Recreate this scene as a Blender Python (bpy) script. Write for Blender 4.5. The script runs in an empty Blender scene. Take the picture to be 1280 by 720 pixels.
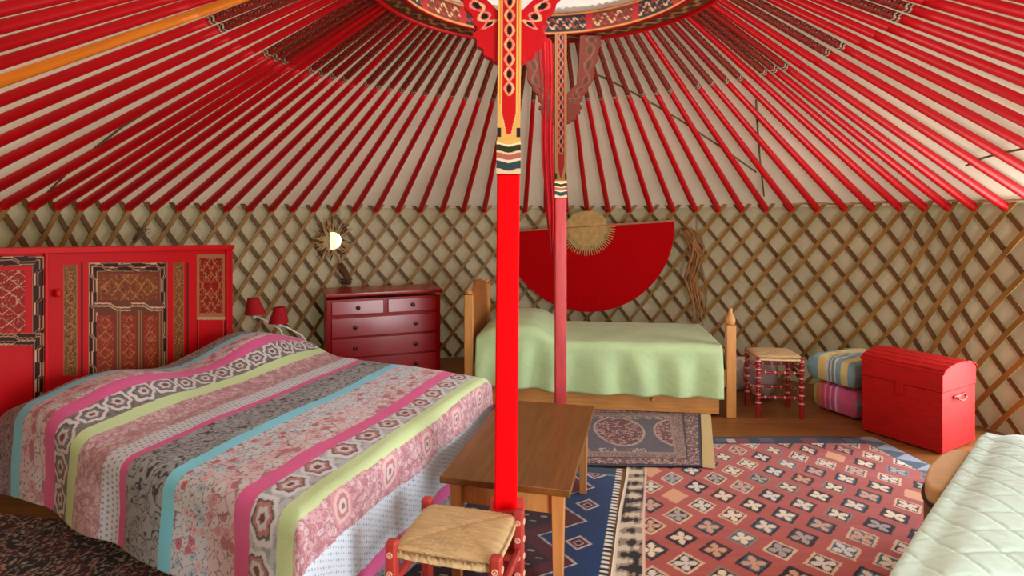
import bpy, math, random
import numpy as np
from math import pi, sin, cos, tan, atan2, sqrt, radians
random.seed(7)
SC = bpy.context.scene
COL = SC.collection
F, CX, HY, EYE = 720.0, 640.0, 270.0, 1.5          # focal length (1280 px wide), horizon row, eye height
CC = np.array([0.18, 2.8]); R = 3.40               # centre and radius of the yurt

# ---------------------------------------------------------------- helpers
def lin1(v):
    v = v / 255.0
    return v / 12.92 if v <= 0.04045 else ((v + 0.055) / 1.055) ** 2.4
def rgb(r, g, b): return (lin1(r), lin1(g), lin1(b))
def nrgb(r, g, b): return np.array(rgb(r, g, b))

def kz(y, h): return (EYE - h) / (y - HY)
def P(x, y, h):
    k = kz(y, h); return ((x - CX) * k, F * k)

MATS = {}
def mat(name, col, rough=0.6, bump=0.0, bscale=60.0, var=0.0, vscale=8.0, metal=0.0, coat=0.0, spec=0.5, stretch=None, vcol=False, sheen=0.0, trans=0.0, bdist=0.01):
    if name in MATS: return MATS[name]
    m = bpy.data.materials.new(name); m.use_nodes = True
    nt = m.node_tree; b = nt.nodes['Principled BSDF']; L = nt.links
    b.inputs['Roughness'].default_value = rough
    b.inputs['Metallic'].default_value = metal
    b.inputs['Specular IOR Level'].default_value = spec
    b.inputs['Coat Weight'].default_value = coat
    b.inputs['Coat Roughness'].default_value = 0.15
    b.inputs['Sheen Weight'].default_value = sheen
    tc = nt.nodes.new('ShaderNodeTexCoord')
    vec = tc.outputs['Object']
    if stretch:
        mp = nt.nodes.new('ShaderNodeMapping'); mp.inputs['Scale'].default_value = stretch
        L.new(vec, mp.inputs['Vector']); vec = mp.outputs['Vector']
    if vcol:
        a = nt.nodes.new('ShaderNodeAttribute'); a.attribute_name = 'Col'; csock = a.outputs['Color']
    else:
        r = nt.nodes.new('ShaderNodeRGB'); r.outputs[0].default_value = (*col, 1); csock = r.outputs[0]
    if var > 0:
        n = nt.nodes.new('ShaderNodeTexNoise'); n.inputs['Scale'].default_value = vscale; n.inputs['Detail'].default_value = 5
        L.new(vec, n.inputs['Vector'])
        mr = nt.nodes.new('ShaderNodeMapRange')
        mr.inputs['From Min'].default_value = 0.3; mr.inputs['From Max'].default_value = 0.7
        mr.inputs['To Min'].default_value = 1 - var; mr.inputs['To Max'].default_value = 1 + var
        L.new(n.outputs['Fac'], mr.inputs['Value'])
        mx = nt.nodes.new('ShaderNodeVectorMath'); mx.operation = 'SCALE'
        L.new(csock, mx.inputs[0]); L.new(mr.outputs['Result'], mx.inputs['Scale']); csock = mx.outputs['Vector']
    L.new(csock, b.inputs['Base Color'])
    if bump > 0:
        n2 = nt.nodes.new('ShaderNodeTexNoise'); n2.inputs['Scale'].default_value = bscale; n2.inputs['Detail'].default_value = 4
        L.new(vec, n2.inputs['Vector'])
        bp = nt.nodes.new('ShaderNodeBump'); bp.inputs['Strength'].default_value = bump; bp.inputs['Distance'].default_value = bdist
        L.new(n2.outputs['Fac'], bp.inputs['Height']); L.new(bp.outputs['Normal'], b.inputs['Normal'])
    if trans > 0:
        out = nt.nodes['Material Output']
        tb = nt.nodes.new('ShaderNodeBsdfTranslucent'); L.new(csock, tb.inputs['Color'])
        ms = nt.nodes.new('ShaderNodeMixShader'); ms.inputs['Fac'].default_value = trans
        L.new(b.outputs[0], ms.inputs[1]); L.new(tb.outputs[0], ms.inputs[2]); L.new(ms.outputs[0], out.inputs['Surface'])
    MATS[name] = m
    return m

def tag(o, label=None, cat=None, group=None, kind=None):
    if label: o['label'] = label
    if cat: o['category'] = cat
    if group: o['group'] = group
    if kind: o['kind'] = kind
    return o
def thing(name, label, cat, loc=(0, 0, 0), rotz=0.0, group=None):
    o = bpy.data.objects.new(name, None); COL.objects.link(o)
    o.empty_display_size = 0.1
    o.location = loc; o.rotation_euler = (0, 0, rotz)
    return tag(o, label, cat, group)

def fastmesh(name, V, Q, colr=None, smooth=True):
    V = np.asarray(V, dtype=np.float32); Q = np.asarray(Q, dtype=np.int32)
    me = bpy.data.meshes.new(name)
    n = len(Q); k = Q.shape[1]
    me.vertices.add(len(V)); me.vertices.foreach_set('co', V.ravel())
    me.loops.add(n * k); me.loops.foreach_set('vertex_index', Q.ravel())
    me.polygons.add(n)
    me.polygons.foreach_set('loop_start', np.arange(0, n * k, k, dtype=np.int32))
    me.polygons.foreach_set('loop_total', np.full(n, k, dtype=np.int32))
    me.polygons.foreach_set('use_smooth', np.full(n, smooth, dtype=bool))
    me.update(calc_edges=True); me.validate()
    if colr is not None:
        ca = me.color_attributes.new('Col', 'FLOAT_COLOR', 'POINT')
        c4 = np.ones((len(V), 4), dtype=np.float32); c4[:, :3] = np.clip(colr, 0, 1)
        ca.data.foreach_set('color', c4.ravel())
    return me
def link(name, me, m, parent=None):
    o = bpy.data.objects.new(name, me); COL.objects.link(o)
    if m is not None and not me.materials: me.materials.append(m)
    if parent is not None: o.parent = parent
    return o

def gridquads(nu, nv, off=0, wrapu=False, wrapv=False, flip=False):
    iu = np.arange(nu if wrapu else nu - 1); iv = np.arange(nv if wrapv else nv - 1)
    A, B = np.meshgrid(iu, iv, indexing='ij')
    a = A * nv + B; b = ((A + 1) % nu) * nv + B; c = ((A + 1) % nu) * nv + (B + 1) % nv; d = A * nv + (B + 1) % nv
    q = np.stack([a, b, c, d], -1).reshape(-1, 4) + off
    return q[:, ::-1] if flip else q

class MB:
    def __init__(s): s.v = []; s.f = []; s.c = []; s.has = False
    def add(s, vs, fs, col=None):
        o = len(s.v); s.v += [tuple(map(float, p)) for p in vs]; s.f += [tuple(i + o for i in f) for f in fs]
        if col is not None: s.has = True
        s.c += [tuple(col) if col is not None else (1, 1, 1)] * len(vs)
        return s
    def box(s, c, size, rz=0.0, taper=1.0, col=None):
        x, y, z = size[0] / 2, size[1] / 2, size[2] / 2
        vs = []
        for dz in (-1, 1):
            t = taper if dz < 0 else 1
            for dx, dy in ((-1, -1), (1, -1), (1, 1), (-1, 1)):
                px, py = dx * x * t, dy * y * t
                vs.append((c[0] + px * cos(rz) - py * sin(rz), c[1] + px * sin(rz) + py * cos(rz), c[2] + dz * z))
        return s.add(vs, [(3, 2, 1, 0), (4, 5, 6, 7), (0, 1, 5, 4), (1, 2, 6, 5), (2, 3, 7, 6), (3, 0, 4, 7)], col)
    def tube(s, pts, r, n=8, caps=True, col=None):
        pts = [np.array(p, float) for p in pts]; m = len(pts)
        rr = r if hasattr(r, '__len__') else [r] * m
        vs = []; up = None
        for i, p in enumerate(pts):
            t = pts[min(i + 1, m - 1)] - pts[max(i - 1, 0)]; t /= (np.linalg.norm(t) + 1e-12)
            if up is None:
                up = np.array((0, 0, 1.0)) if abs(t[2]) < 0.9 else np.array((1.0, 0, 0))
            a = np.cross(t, up); a /= (np.linalg.norm(a) + 1e-12); b = np.cross(a, t); up = b
            for k in range(n):
                th = 2 * pi * k / n
                vs.append(p + rr[i] * (cos(th) * a + sin(th) * b))
        fs = []
        for i in range(m - 1):
            for k in range(n):
                fs.append((i * n + k, i * n + (k + 1) % n, (i + 1) * n + (k + 1) % n, (i + 1) * n + k))
        if caps:
            fs.append(tuple(range(n))[::-1]); fs.append(tuple((m - 1) * n + k for k in range(n)))
        return s.add(vs, fs, col)
    def lathe(s, prof, n=24, c=(0, 0, 0), col=None):
        vs = []; m = len(prof)
        for (r, z) in prof:
            for k in range(n):
                th = 2 * pi * k / n
                vs.append((c[0] + r * cos(th), c[1] + r * sin(th), c[2] + z))
        fs = []
        for i in range(m - 1):
            for k in range(n):
                fs.append((i * n + k, i * n + (k + 1) % n, (i + 1) * n + (k + 1) % n, (i + 1) * n + k))
        fs.append(tuple(range(n))[::-1]); fs.append(tuple((m - 1) * n + k for k in range(n)))
        return s.add(vs, fs, col)
    def prism(s, outline, axis, a0, a1, col=None):
        # outline: list of 2-D points; axis 'y': (x,z) extruded along y; 'z': (x,y) along z; 'x': (y,z) along x
        n = len(outline); vs = []
        for a in (a0, a1):
            for (p, q) in outline:
                vs.append({'y': (p, a, q), 'z': (p, q, a), 'x': (a, p, q)}[axis])
        fs = [tuple(range(n))[::-1], tuple(n + i for i in range(n))]
        fs += [(i, (i + 1) % n, n + (i + 1) % n, n + i) for i in range(n)]
        return s.add(vs, fs, col)
    def build(s, name, m, parent=None, bevel=0.0, smooth=False, seg=2, loc=None):
        me = bpy.data.meshes.new(name); me.from_pydata(s.v, [], s.f); me.validate()
        import bmesh
        bm = bmesh.new(); bm.from_mesh(me); bmesh.ops.recalc_face_normals(bm, faces=bm.faces); bm.to_mesh(me); bm.free()
        if s.has:
            ca = me.color_attributes.new('Col', 'FLOAT_COLOR', 'POINT')
            ca.data.foreach_set('color', np.array([(*c, 1) for c in s.c], dtype=np.float32).ravel())
        if smooth:
            me.polygons.foreach_set('use_smooth', [True] * len(me.polygons))
        o = link(name, me, m, parent)
        if bevel > 0:
            b = o.modifiers.new('edges', 'BEVEL'); b.width = bevel; b.segments = seg; b.limit_method = 'ANGLE'; b.angle_limit = radians(40)
            if not smooth:
                me.polygons.foreach_set('use_smooth', [True] * len(me.polygons))
                w = o.modifiers.new('normals', 'WEIGHTED_NORMAL'); w.keep_sharp = False
        elif smooth:
            try: me.set_sharp_from_angle(angle=radians(42))
            except Exception: pass
        if loc is not None: o.location = loc
        return o

# ---------------------------------------------------------------- numpy pattern tools
def hsh(ix, iy, seed):
    ix = ix.astype(np.int64); iy = iy.astype(np.int64)
    h = (ix * 374761393 + iy * 668265263 + seed * 1442695041) & 0xFFFFFFFF
    h = ((h ^ (h >> 13)) * 1274126177) & 0xFFFFFFFF
    h = (h ^ (h >> 16)) & 0xFFFFFF
    return h / float(0xFFFFFF)
def vnoise(x, y, seed=0):
    ix = np.floor(x); iy = np.floor(y); fx = x - ix; fy = y - iy
    fx = fx * fx * (3 - 2 * fx); fy = fy * fy * (3 - 2 * fy)
    a = hsh(ix, iy, seed); b = hsh(ix + 1, iy, seed); c = hsh(ix, iy + 1, seed); d = hsh(ix + 1, iy + 1, seed)
    return (a * (1 - fx) + b * fx) * (1 - fy) + (c * (1 - fx) + d * fx) * fy
def fbm(x, y, seed=0, o=3):
    s = 0; a = 0.5
    for i in range(o):
        s = s + a * vnoise(x * 2 ** i, y * 2 ** i, seed + i * 17); a *= 0.5
    return s
def worley(x, y, seed=0):
    ix = np.floor(x); iy = np.floor(y)
    f1 = np.full(x.shape, 9.0); f2 = np.full(x.shape, 9.0); cid = np.zeros(x.shape)
    for dx in (-1, 0, 1):
        for dy in (-1, 0, 1):
            cx = ix + dx; cy = iy + dy
            d = np.hypot(cx + hsh(cx, cy, seed) - x, cy + hsh(cx, cy, seed + 5) - y)
            n = d < f1
            f2 = np.where(n, f1, np.minimum(f2, d)); cid = np.where(n, hsh(cx, cy, seed + 9), cid); f1 = np.where(n, d, f1)
    return f1, f2, cid
def mixc(c, m, col):
    m = np.asarray(m, float)[..., None]
    return c * (1 - m) + np.asarray(col) * m
def base(shape, col): return np.ones(shape + (3,)) * np.asarray(col)
def sstep(a, b, x):
    t = np.clip((x - a) / (b - a), 0, 1); return t * t * (3 - 2 * t)

# ---------------------------------------------------------------- materials
RED = rgb(188, 2, 14)
M_red = mat('red_paint', RED, 0.45, 0.08, 30, 0.10, 5, spec=0.25)
M_polered = mat('red_pole_paint', rgb(190, 0, 16), 0.45, 0.06, 30, 0.12, 3, spec=0.3, stretch=(0.6, 6, 6))
M_paint = mat('painted_wood', None, 0.5, 0.05, 60, vcol=True, spec=0.22)
M_canvas = mat('roof_canvas', rgb(226, 214, 196), 0.9, 0.25, 14, 0.05, 1.5, spec=0.1, trans=0.34, bdist=0.02)
M_felt = mat('wall_canvas', rgb(220, 204, 176), 0.9, 0.5, 9, 0.07, 2.0, spec=0.1, trans=0.36, bdist=0.03)
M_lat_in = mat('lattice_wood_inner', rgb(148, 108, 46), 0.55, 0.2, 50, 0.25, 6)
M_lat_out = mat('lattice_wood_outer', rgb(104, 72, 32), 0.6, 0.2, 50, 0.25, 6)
M_pine = mat('pine_wood', rgb(206, 146, 78), 0.42, 0.06, 30, 0.14, 5, stretch=(1, 12, 12), coat=0.15)
M_pinez = mat('pine_wood_upright', rgb(206, 146, 78), 0.42, 0.06, 30, 0.14, 5, stretch=(12, 12, 1), coat=0.15)
M_tabletop = mat('brown_table_wood', rgb(112, 72, 26), 0.36, 0.04, 30, 0.25, 4, stretch=(14, 1, 8), coat=0.15)
M_tableleg = mat('oak_table_leg', rgb(196, 134, 72), 0.4, 0.05, 30, 0.15, 4, stretch=(12, 12, 1))
M_straw = mat('woven_rush', rgb(214, 184, 134), 0.8, 0.8, 40, 0.18, 14, stretch=(1, 9, 1))
M_white = mat('white_metal', rgb(228, 224, 216), 0.4)
M_dark = mat('dark_iron', rgb(38, 28, 24), 0.45)
M_drift = mat('driftwood', rgb(186, 150, 104), 0.8, 0.5, 40, 0.3, 20)
M_twig = mat('dried_twig', rgb(96, 62, 34), 0.85, 0.5, 40, 0.3, 20)
M_rope = mat('hemp_rope', rgb(176, 152, 112), 0.9, 0.6, 90, 0.2, 30)
M_cloth = mat('patterned_cloth', None, 0.85, 0.35, 160, vcol=True, spec=0.15, sheen=0.15, bdist=0.004)
M_rug = mat('woven_wool', None, 0.95, 0.5, 220, vcol=True, spec=0.05, sheen=0.2, bdist=0.004)
M_mattress = mat('white_mattress', rgb(226, 222, 212), 0.9)

# ---------------------------------------------------------------- camera
cam = bpy.data.cameras.new('camera'); camo = bpy.data.objects.new('camera', cam); COL.objects.link(camo)
cam.sensor_width = 36; cam.lens = F / 1280 * 36; cam.shift_y = (HY - 360) / 1280.0
cam.clip_start = 0.02
camo.location = (0, 0, EYE); camo.rotation_euler = (radians(90), 0, 0)
SC.camera = camo

def wallpt(x_px, r=R):
    m = (x_px - CX) / F
    a = m * m + 1; b = -2 * (m * CC[0] + CC[1]); c = CC[0] ** 2 + CC[1] ** 2 - r * r
    Y = (-b + sqrt(b * b - 4 * a * c)) / (2 * a)
    return m * Y, Y
def phi_of_x(x_px):
    X, Y = wallpt(x_px, 3.36); return atan2(X - CC[0], Y - CC[1])
def pol(r, phi, h=0.0): return (CC[0] + r * sin(phi), CC[1] + r * cos(phi), h)

# ---------------------------------------------------------------- setting: floor, canvas wall, roof cover, door, lawn
def floor_mat():
    m = bpy.data.materials.new('floor_boards'); m.use_nodes = True; nt = m.node_tree; L = nt.links; b = nt.nodes['Principled BSDF']
    tc = nt.nodes.new('ShaderNodeTexCoord')
    br = nt.nodes.new('ShaderNodeTexBrick'); br.offset = 0.37
    br.inputs['Scale'].default_value = 1.0; br.inputs['Brick Width'].default_value = 2.2; br.inputs['Row Height'].default_value = 0.13
    br.inputs['Mortar Size'].default_value = 0.002; br.inputs['Color1'].default_value = (*rgb(150, 96, 44), 1); br.inputs['Color2'].default_value = (*rgb(128, 78, 34), 1)
    br.inputs['Mortar'].default_value = (*rgb(70, 40, 18), 1)
    L.new(tc.outputs['Object'], br.inputs['Vector'])
    mp = nt.nodes.new('ShaderNodeMapping'); mp.inputs['Scale'].default_value = (1.2, 22, 1); L.new(tc.outputs['Object'], mp.inputs['Vector'])
    n = nt.nodes.new('ShaderNodeTexNoise'); n.inputs['Scale'].default_value = 3; n.inputs['Detail'].default_value = 6; L.new(mp.outputs[0], n.inputs['Vector'])
    mr = nt.nodes.new('ShaderNodeMapRange'); mr.inputs['From Min'].default_value = .3; mr.inputs['From Max'].default_value = .7; mr.inputs['To Min'].default_value = .75; mr.inputs['To Max'].default_value = 1.2
    L.new(n.outputs['Fac'], mr.inputs['Value'])
    mx = nt.nodes.new('ShaderNodeVectorMath'); mx.operation = 'SCALE'; L.new(br.outputs['Color'], mx.inputs[0]); L.new(mr.outputs[0], mx.inputs['Scale'])
    L.new(mx.outputs[0], b.inputs['Base Color']); b.inputs['Roughness'].default_value = 0.45
    return m
fl = MB(); n = 96
fl.prism([(CC[0] + 3.5 * cos(2 * pi * i / n), CC[1] + 3.5 * sin(2 * pi * i / n)) for i in range(n)], 'z', -0.06, 0.0)
tag(fl.build('floor', floor_mat()), kind='structure')
lw = MB(); lw.prism([(CC[0] + 16 * cos(2 * pi * i / 48), CC[1] + 16 * sin(2 * pi * i / 48)) for i in range(48)], 'z', -0.16, -0.10)
tag(lw.build('lawn', mat('lawn_grass', rgb(120, 150, 70), 0.9, 0.6, 30, 0.3, 3)), kind='structure')

WALL_TOP = 1.62
def wall_arc(name, p0, p1):
    nu = max(8, int(abs(p1 - p0) / 0.012)); nv = 34
    u = np.linspace(p0, p1, nu)[:, None] * np.ones((1, nv)); v = np.linspace(-0.02, WALL_TOP, nv)[None, :] * np.ones((nu, 1))
    Vs = []
    for layer, off in ((0, 0.0), (1, 0.035)):
        bulge = 0.010 * (fbm(u * 26, v * 7, 3) - 0.45) + 0.012 * np.cos(v / WALL_TOP * pi) ** 8
        r = R + 0.006 + off + bulge * (1 if layer == 0 else 0.3)
        Vs.append(np.stack([CC[0] + r * np.sin(u), CC[1] + r * np.cos(u), v], -1).reshape(-1, 3))
    N = nu * nv
    q = [gridquads(nu, nv), gridquads(nu, nv, N, flip=True)]
    top = [(i * nv + nv - 1, (i + 1) * nv + nv - 1, N + (i + 1) * nv + nv - 1, N + i * nv + nv - 1) for i in range(nu - 1)]
    e0 = [(j, j + 1, N + j + 1, N + j) for j in range(nv - 1)]
    e1 = [((nu - 1) * nv + j, N + (nu - 1) * nv + j, N + (nu - 1) * nv + j + 1, (nu - 1) * nv + j + 1) for j in range(nv - 1)]
    o = link(name, fastmesh(name, np.concatenate(Vs), np.concatenate(q + [np.array(top), np.array(e0), np.array(e1)])), M_felt)
    return tag(o, kind='structure')
PD = 2.62; PE = 1.442; DOORW = 0.158                                         # half angle of the door opening behind the photographer
PL, PR = phi_of_x(425), phi_of_x(868)
wall_arc('wall_left', PD + DOORW - 2 * pi, PL); wall_arc('wall_back', PL, PR); wall_arc('wall_right', PR, PE - DOORW); wall_arc('wall_door_side', PE + DOORW, PD - DOORW)

# roof poles' line: wall end (r,h) -> crown end (r,h)
RB, HB, RT, HT = 3.36, 1.56, 0.895, 2.675
def roof_h(r): return HB + (HT - HB) * (RB - r) / (RB - RT)
nu, nv = 220, 26
ph = np.linspace(-pi, pi, nu, endpoint=False)[:, None] * np.ones((1, nv)); rr = np.linspace(3.46, 0.80, nv)[None, :] * np.ones((nu, 1))
sag = 0.008 * np.sin(ph * 100) * np.clip((3.4 - rr), 0, 1) + 0.012 * (fbm(ph * 9, rr * 2, 5) - 0.45)
hh = HB + (HT - HB) * (RB - rr) / (RB - RT) + 0.048 + sag
V1 = np.stack([CC[0] + rr * np.sin(ph), CC[1] + rr * np.cos(ph), hh], -1).reshape(-1, 3)
V2 = V1 + np.array([0, 0, 0.03])
# crown cover: a shallow cloth dome over the ring
nr = 14; rc = np.linspace(0.86, 0.0, nr)[None, :] * np.ones((nu, 1)); phc = np.linspace(-pi, pi, nu, endpoint=False)[:, None] * np.ones((1, nr))
hc = 2.80 + 0.17 * (1 - (rc / 0.86) ** 2) + 0.01 * np.sin(phc * 8) * (rc / 0.86)
V3 = np.stack([CC[0] + rc * np.sin(phc), CC[1] + rc * np.cos(phc), hc], -1).reshape(-1, 3)
N = nu * nv
Q = np.concatenate([gridquads(nu, nv, wrapu=True), gridquads(nu, nv, N, wrapu=True, flip=True), gridquads(nu, nr, 2 * N, wrapu=True)])
tag(link('ceiling', fastmesh('ceiling', np.concatenate([V1, V2, V3]), Q), M_canvas), kind='structure')

# door frame behind the camera
for nm_, pd_ in (('door_1', PD), ('door_2', PE)):
    d = MB()
    for s in (-1, 1): d.box((s * 0.585, 0, 0.78), (0.09, 0.10, 1.56))
    d.box((0, 0, 0.03), (1.08, 0.10, 0.06)); d.box((0, 0.02, 1.60), (1.26, 0.10, 0.09))
    do_ = tag(d.build(nm_, mat('door_frame_wood', rgb(158, 78, 36), 0.45, 0.08, 30, 0.15, 6, stretch=(8, 8, 1)), bevel=0.006), kind='structure')
    do_.location = pol(3.41, pd_); do_.rotation_euler = (0, 0, -pd_)

# ---------------------------------------------------------------- lattice node positions along the wall
known = [(0, 10.4), (1, 40.3), (2, 70.8), (3, 99.3), (4, 128.5), (5, 158.3), (15, 441.7), (16, 470), (17, 497.5), (18, 525), (19, 553.3), (39, 1129), (40, 1157.5), (41, 1185), (42, 1216), (43, 1253)]
kn = np.array([a for a, _ in known], float); kp = np.array([phi_of_x(b) for _, b in known])
# smooth the spacing
def node_phi(u):
    u = np.asarray(u, float)
    inn = np.interp(u, kn, kp)
    return np.where(u < 0, kp[0] + (u - 0) * 0.072, np.where(u > 43, kp[-1] + (u - 43) * 0.072, inn))
uu = np.arange(-60, 104, 0.5); pp = node_phi(uu)
for _ in range(6): pp[1:-1] = (pp[:-2] + 2 * pp[1:-1] + pp[2:]) / 4
def node_phi(u): return np.interp(u, uu, pp)
HR = 0.139; HTOP = 1.527

def lattice_panel(name, label, n0, n1):
    t = thing(name, label, 'lattice wall')
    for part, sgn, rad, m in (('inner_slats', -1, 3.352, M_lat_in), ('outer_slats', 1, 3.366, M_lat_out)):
        b = MB()
        for nn in range(int(n0) - 12, int(n1) + 13):
            pts = []
            for j in np.arange(-0.68, 11.01, 0.5 if sgn else 1):
                u = nn + sgn * j * 0.5
                h = HTOP - j * HR
                if n0 - 0.05 <= u <= n1 + 0.05 and h > 0.0:
                    pts.append((u, h))
            if len(pts) < 2: continue
            w = 0.0155 * (0.9 + 0.25 * random.random()); dt = 0.005
            jit = random.uniform(-0.004, 0.004)
            vs = []; fs = []
            for i, (u, h) in enumerate(pts):
                ph = float(node_phi(u))
                u2, h2 = pts[min(i + 1, len(pts) - 1)]; u1, h1 = pts[max(i - 1, 0)]
                ds = (float(node_phi(u2)) - float(node_phi(u1))) * rad; dh = h2 - h1; l = sqrt(ds * ds + dh * dh)
                nx, nh = -dh / l, ds / l
                wob = 0.003 * sin(nn * 3.1 + i * 0.7)
                for (a, r_) in ((-w, rad - dt), (w, rad - dt), (w, rad + dt), (-w, rad + dt)):
                    vs.append(pol(r_ + jit * 0.2, ph + (a * nx + wob) / rad, h + a * nh))
                if i:
                    o = (i - 1) * 4
                    for k in range(4): fs.append((o + k, o + (k + 1) % 4, o + 4 + (k + 1) % 4, o + 4 + k))
            e = (len(pts) - 1) * 4
            fs += [(3, 2, 1, 0), (e, e + 1, e + 2, e + 3)]
            b.add(vs, fs)
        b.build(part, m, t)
    return t
uL = float(np.interp(PL, pp, uu)); uR = float(np.interp(PR, pp, uu))
uA = float(np.interp(-2.2, pp, uu)); uB = float(np.interp(PE - 0.162, pp, uu))
lattice_panel('lattice_panel', 'brown wooden lattice wall section behind the carved red bed head', uA, uL + 0.5)
lattice_panel('lattice_panel', 'brown wooden lattice wall section behind the red fan and pine bed', uL - 0.5, uR + 0.5)
lattice_panel('lattice_panel', 'brown wooden lattice wall section behind the red trunk and far stool', uR - 0.5, uB)

# ---------------------------------------------------------------- roof poles
L0 = sqrt((RB - RT) ** 2 + (HT - HB) ** 2)
SPLIT = 0.73
def pole_section(x0, x1, nx, w0, w1, na=12):
    xs = np.linspace(x0, x1, nx); a = np.linspace(0, 2 * pi, na, endpoint=False)
    w = np.interp(xs, [x0, x1], [w0, w1])[:, None] / 2
    p = 4.0
    ca, sa = np.cos(a)[None, :], np.sin(a)[None, :]
    k = (np.abs(ca) ** p + np.abs(sa) ** p) ** (-1 / p)
    Y = w * k * ca; Z = w * k * sa * 1.12
    X = xs[:, None] * np.ones_like(Y)
    V = np.stack([X, Y, Z], -1).reshape(-1, 3)
    Q = gridquads(nx, na, wrapv=True, flip=True)
    # end caps as quads
    caps = []
    for e in (0, (nx - 1) * na):
        for i in range(1, na // 2): 
            q = (e + i - 1 if i > 1 else e, e + i, e + na - i, e + (na - i + 1) % na)
            if len(set(q)) == 4: caps.append(q)
    return V, np.concatenate([Q, np.array(caps)]) if caps else Q, X, a
W0, W1 = 0.050, 0.026
Vs_, Qs_, _, _ = pole_section(0, SPLIT * L0, 24, W0, W0 + (W1 - W0) * SPLIT)
me_shaft = fastmesh('roof_pole_shaft', Vs_, Qs_); me_shaft.materials.append(M_polered)
xk = SPLIT * L0
Vp_, Qp_, Xp, ap = pole_section(xk, L0, 170, W0 + (W1 - W0) * SPLIT + 0.001, W1 + 0.001, 24)
loc = Xp - xk
ang = ap[None, :] * np.ones_like(loc)
fa = ((ang + pi / 4) % (pi / 2)) / (pi / 2) * 2 - 1           # -1..1 across each face
c = base(loc.shape, nrgb(150, 10, 16))
wv = np.sin(loc / 0.062 * 2 * pi)
inside = (loc > 0.055)
c = mixc(c, inside & (np.abs(fa) < 0.7), nrgb(104, 26, 18))
c = mixc(c, inside & (np.abs(np.abs(fa) - 0.86) < 0.06), nrgb(120, 60, 36))
c = mixc(c, inside & (np.abs(fa - 0.5 * wv) < 0.12), nrgb(176, 120, 80))
c = mixc(c, inside & (np.abs(fa + 0.5 * wv) < 0.16), nrgb(140, 40, 28))
c = mixc(c, inside & (np.abs(fa) < 0.22) & (np.abs(wv) < 0.45), nrgb(24, 20, 22))
for (z0, cc_, lw_) in ((0.004, nrgb(205, 180, 150), 0.006), (0.010, nrgb(30, 24, 24), 0.012), (0.022, nrgb(205, 180, 150), 0.006), (0.028, nrgb(40, 34, 32), 0.010)):
    z = loc - 0.010 * (1 - np.abs(fa))
    c = mixc(c, (z > z0) & (z < z0 + lw_) & (np.abs(fa) < 0.8), cc_)
me_paint = fastmesh('roof_pole_painted_end', Vp_, Qp_, c.reshape(-1, 3)); me_paint.materials.append(M_paint)
me_paint_dim = fastmesh('roof_pole_worn_end', Vp_, Qp_, mixc(c, (loc > 0.045) * 0.72, nrgb(150, 8, 14)).reshape(-1, 3)); me_paint_dim.materials.append(M_paint)
me_paint_plain = fastmesh('roof_pole_plain_end', Vp_, Qp_); me_paint_plain.materials.append(M_polered)
me_paint_or = me_paint_plain.copy(); me_orange = me_shaft.copy(); me_orange.materials.clear(); me_orange.materials.append(mat('orange_varnished_wood', rgb(236, 132, 30), 0.4, 0.05, 30, 0.15, 4, stretch=(0.6, 8, 8)))

me_paint_or.materials.clear(); me_paint_or.materials.append(me_orange.materials[0])
ORD = ['next', 'second', 'third', 'fourth', 'fifth', 'sixth', 'seventh', 'eighth', 'ninth', 'tenth', 'eleventh', 'twelfth', 'thirteenth', 'fourteenth', 'fifteenth']
NC = float(np.interp(0.0, pp, uu))
_st = np.clip(np.diff(pp), 0.0215, 0.0375); _ps = np.concatenate([[0], np.cumsum(_st)]); _ps -= np.interp(NC, uu, _ps)
def node_psi(u): return float(np.interp(u, uu, _ps))
def proj(p):
    return (CX + F * p[0] / p[1], HY - F * (p[2] - EYE) / p[1]) if p[1] > 0.05 else None
def phi_n(n_): return float(node_phi(n_))
POLES = []
for nidx in range(-24, 62):
    phi = float(node_phi(nidx)); psi = node_psi(nidx)
    if abs(psi) > 2.7: continue
    A = np.array(pol(RB, phi, HB)); B = np.array(pol(RT, psi, HT))
    vis = False
    for t in np.linspace(0, 1, 40):
        q = proj(A + (B - A) * t)
        if q and -140 < q[0] < 1420 and -60 < q[1] < 300: vis = True
    if vis: POLES.append((nidx, A, B))
lo, hi = POLES[0][0], POLES[-1][0]
ORANGE = None
best = 1e9
for nidx, A, B in POLES:                                     # the one whose line runs from (0,105) to (250,0)
    for t in np.linspace(0, 1, 300):
        q = proj(A + (B - A) * t)
        if q and abs(q[0] - 120) < 6:
            if abs(q[1] - 55) < best: best = abs(q[1] - 55); ORANGE = nidx
def nearest_node(x): return int(round(float(np.interp(phi_of_x(x), pp, uu))))
LM = {ORANGE: 'the orange roof pole', nearest_node(415): 'the one over the sun mirror', nearest_node(600): 'the one over the pine bed head', nearest_node(770): 'the one over the red fan',
      nearest_node(980): 'the one over the far stool', nearest_node(1150): 'the one over the red trunk', hi: 'the last one on the right'}
LMOWN = {ORANGE: 'orange varnished roof pole among the red ones on the left', nearest_node(415): 'red roof pole ending at the lattice right above the sun mirror',
         nearest_node(600): 'red roof pole ending above the head of the pine bed', nearest_node(770): 'red roof pole ending above the middle of the red wall fan',
         nearest_node(980): 'red roof pole ending at the lattice above the far rush stool', nearest_node(1150): 'red roof pole ending above the red trunk',
         hi: 'red roof pole last on the right, close to the viewer'}
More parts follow.
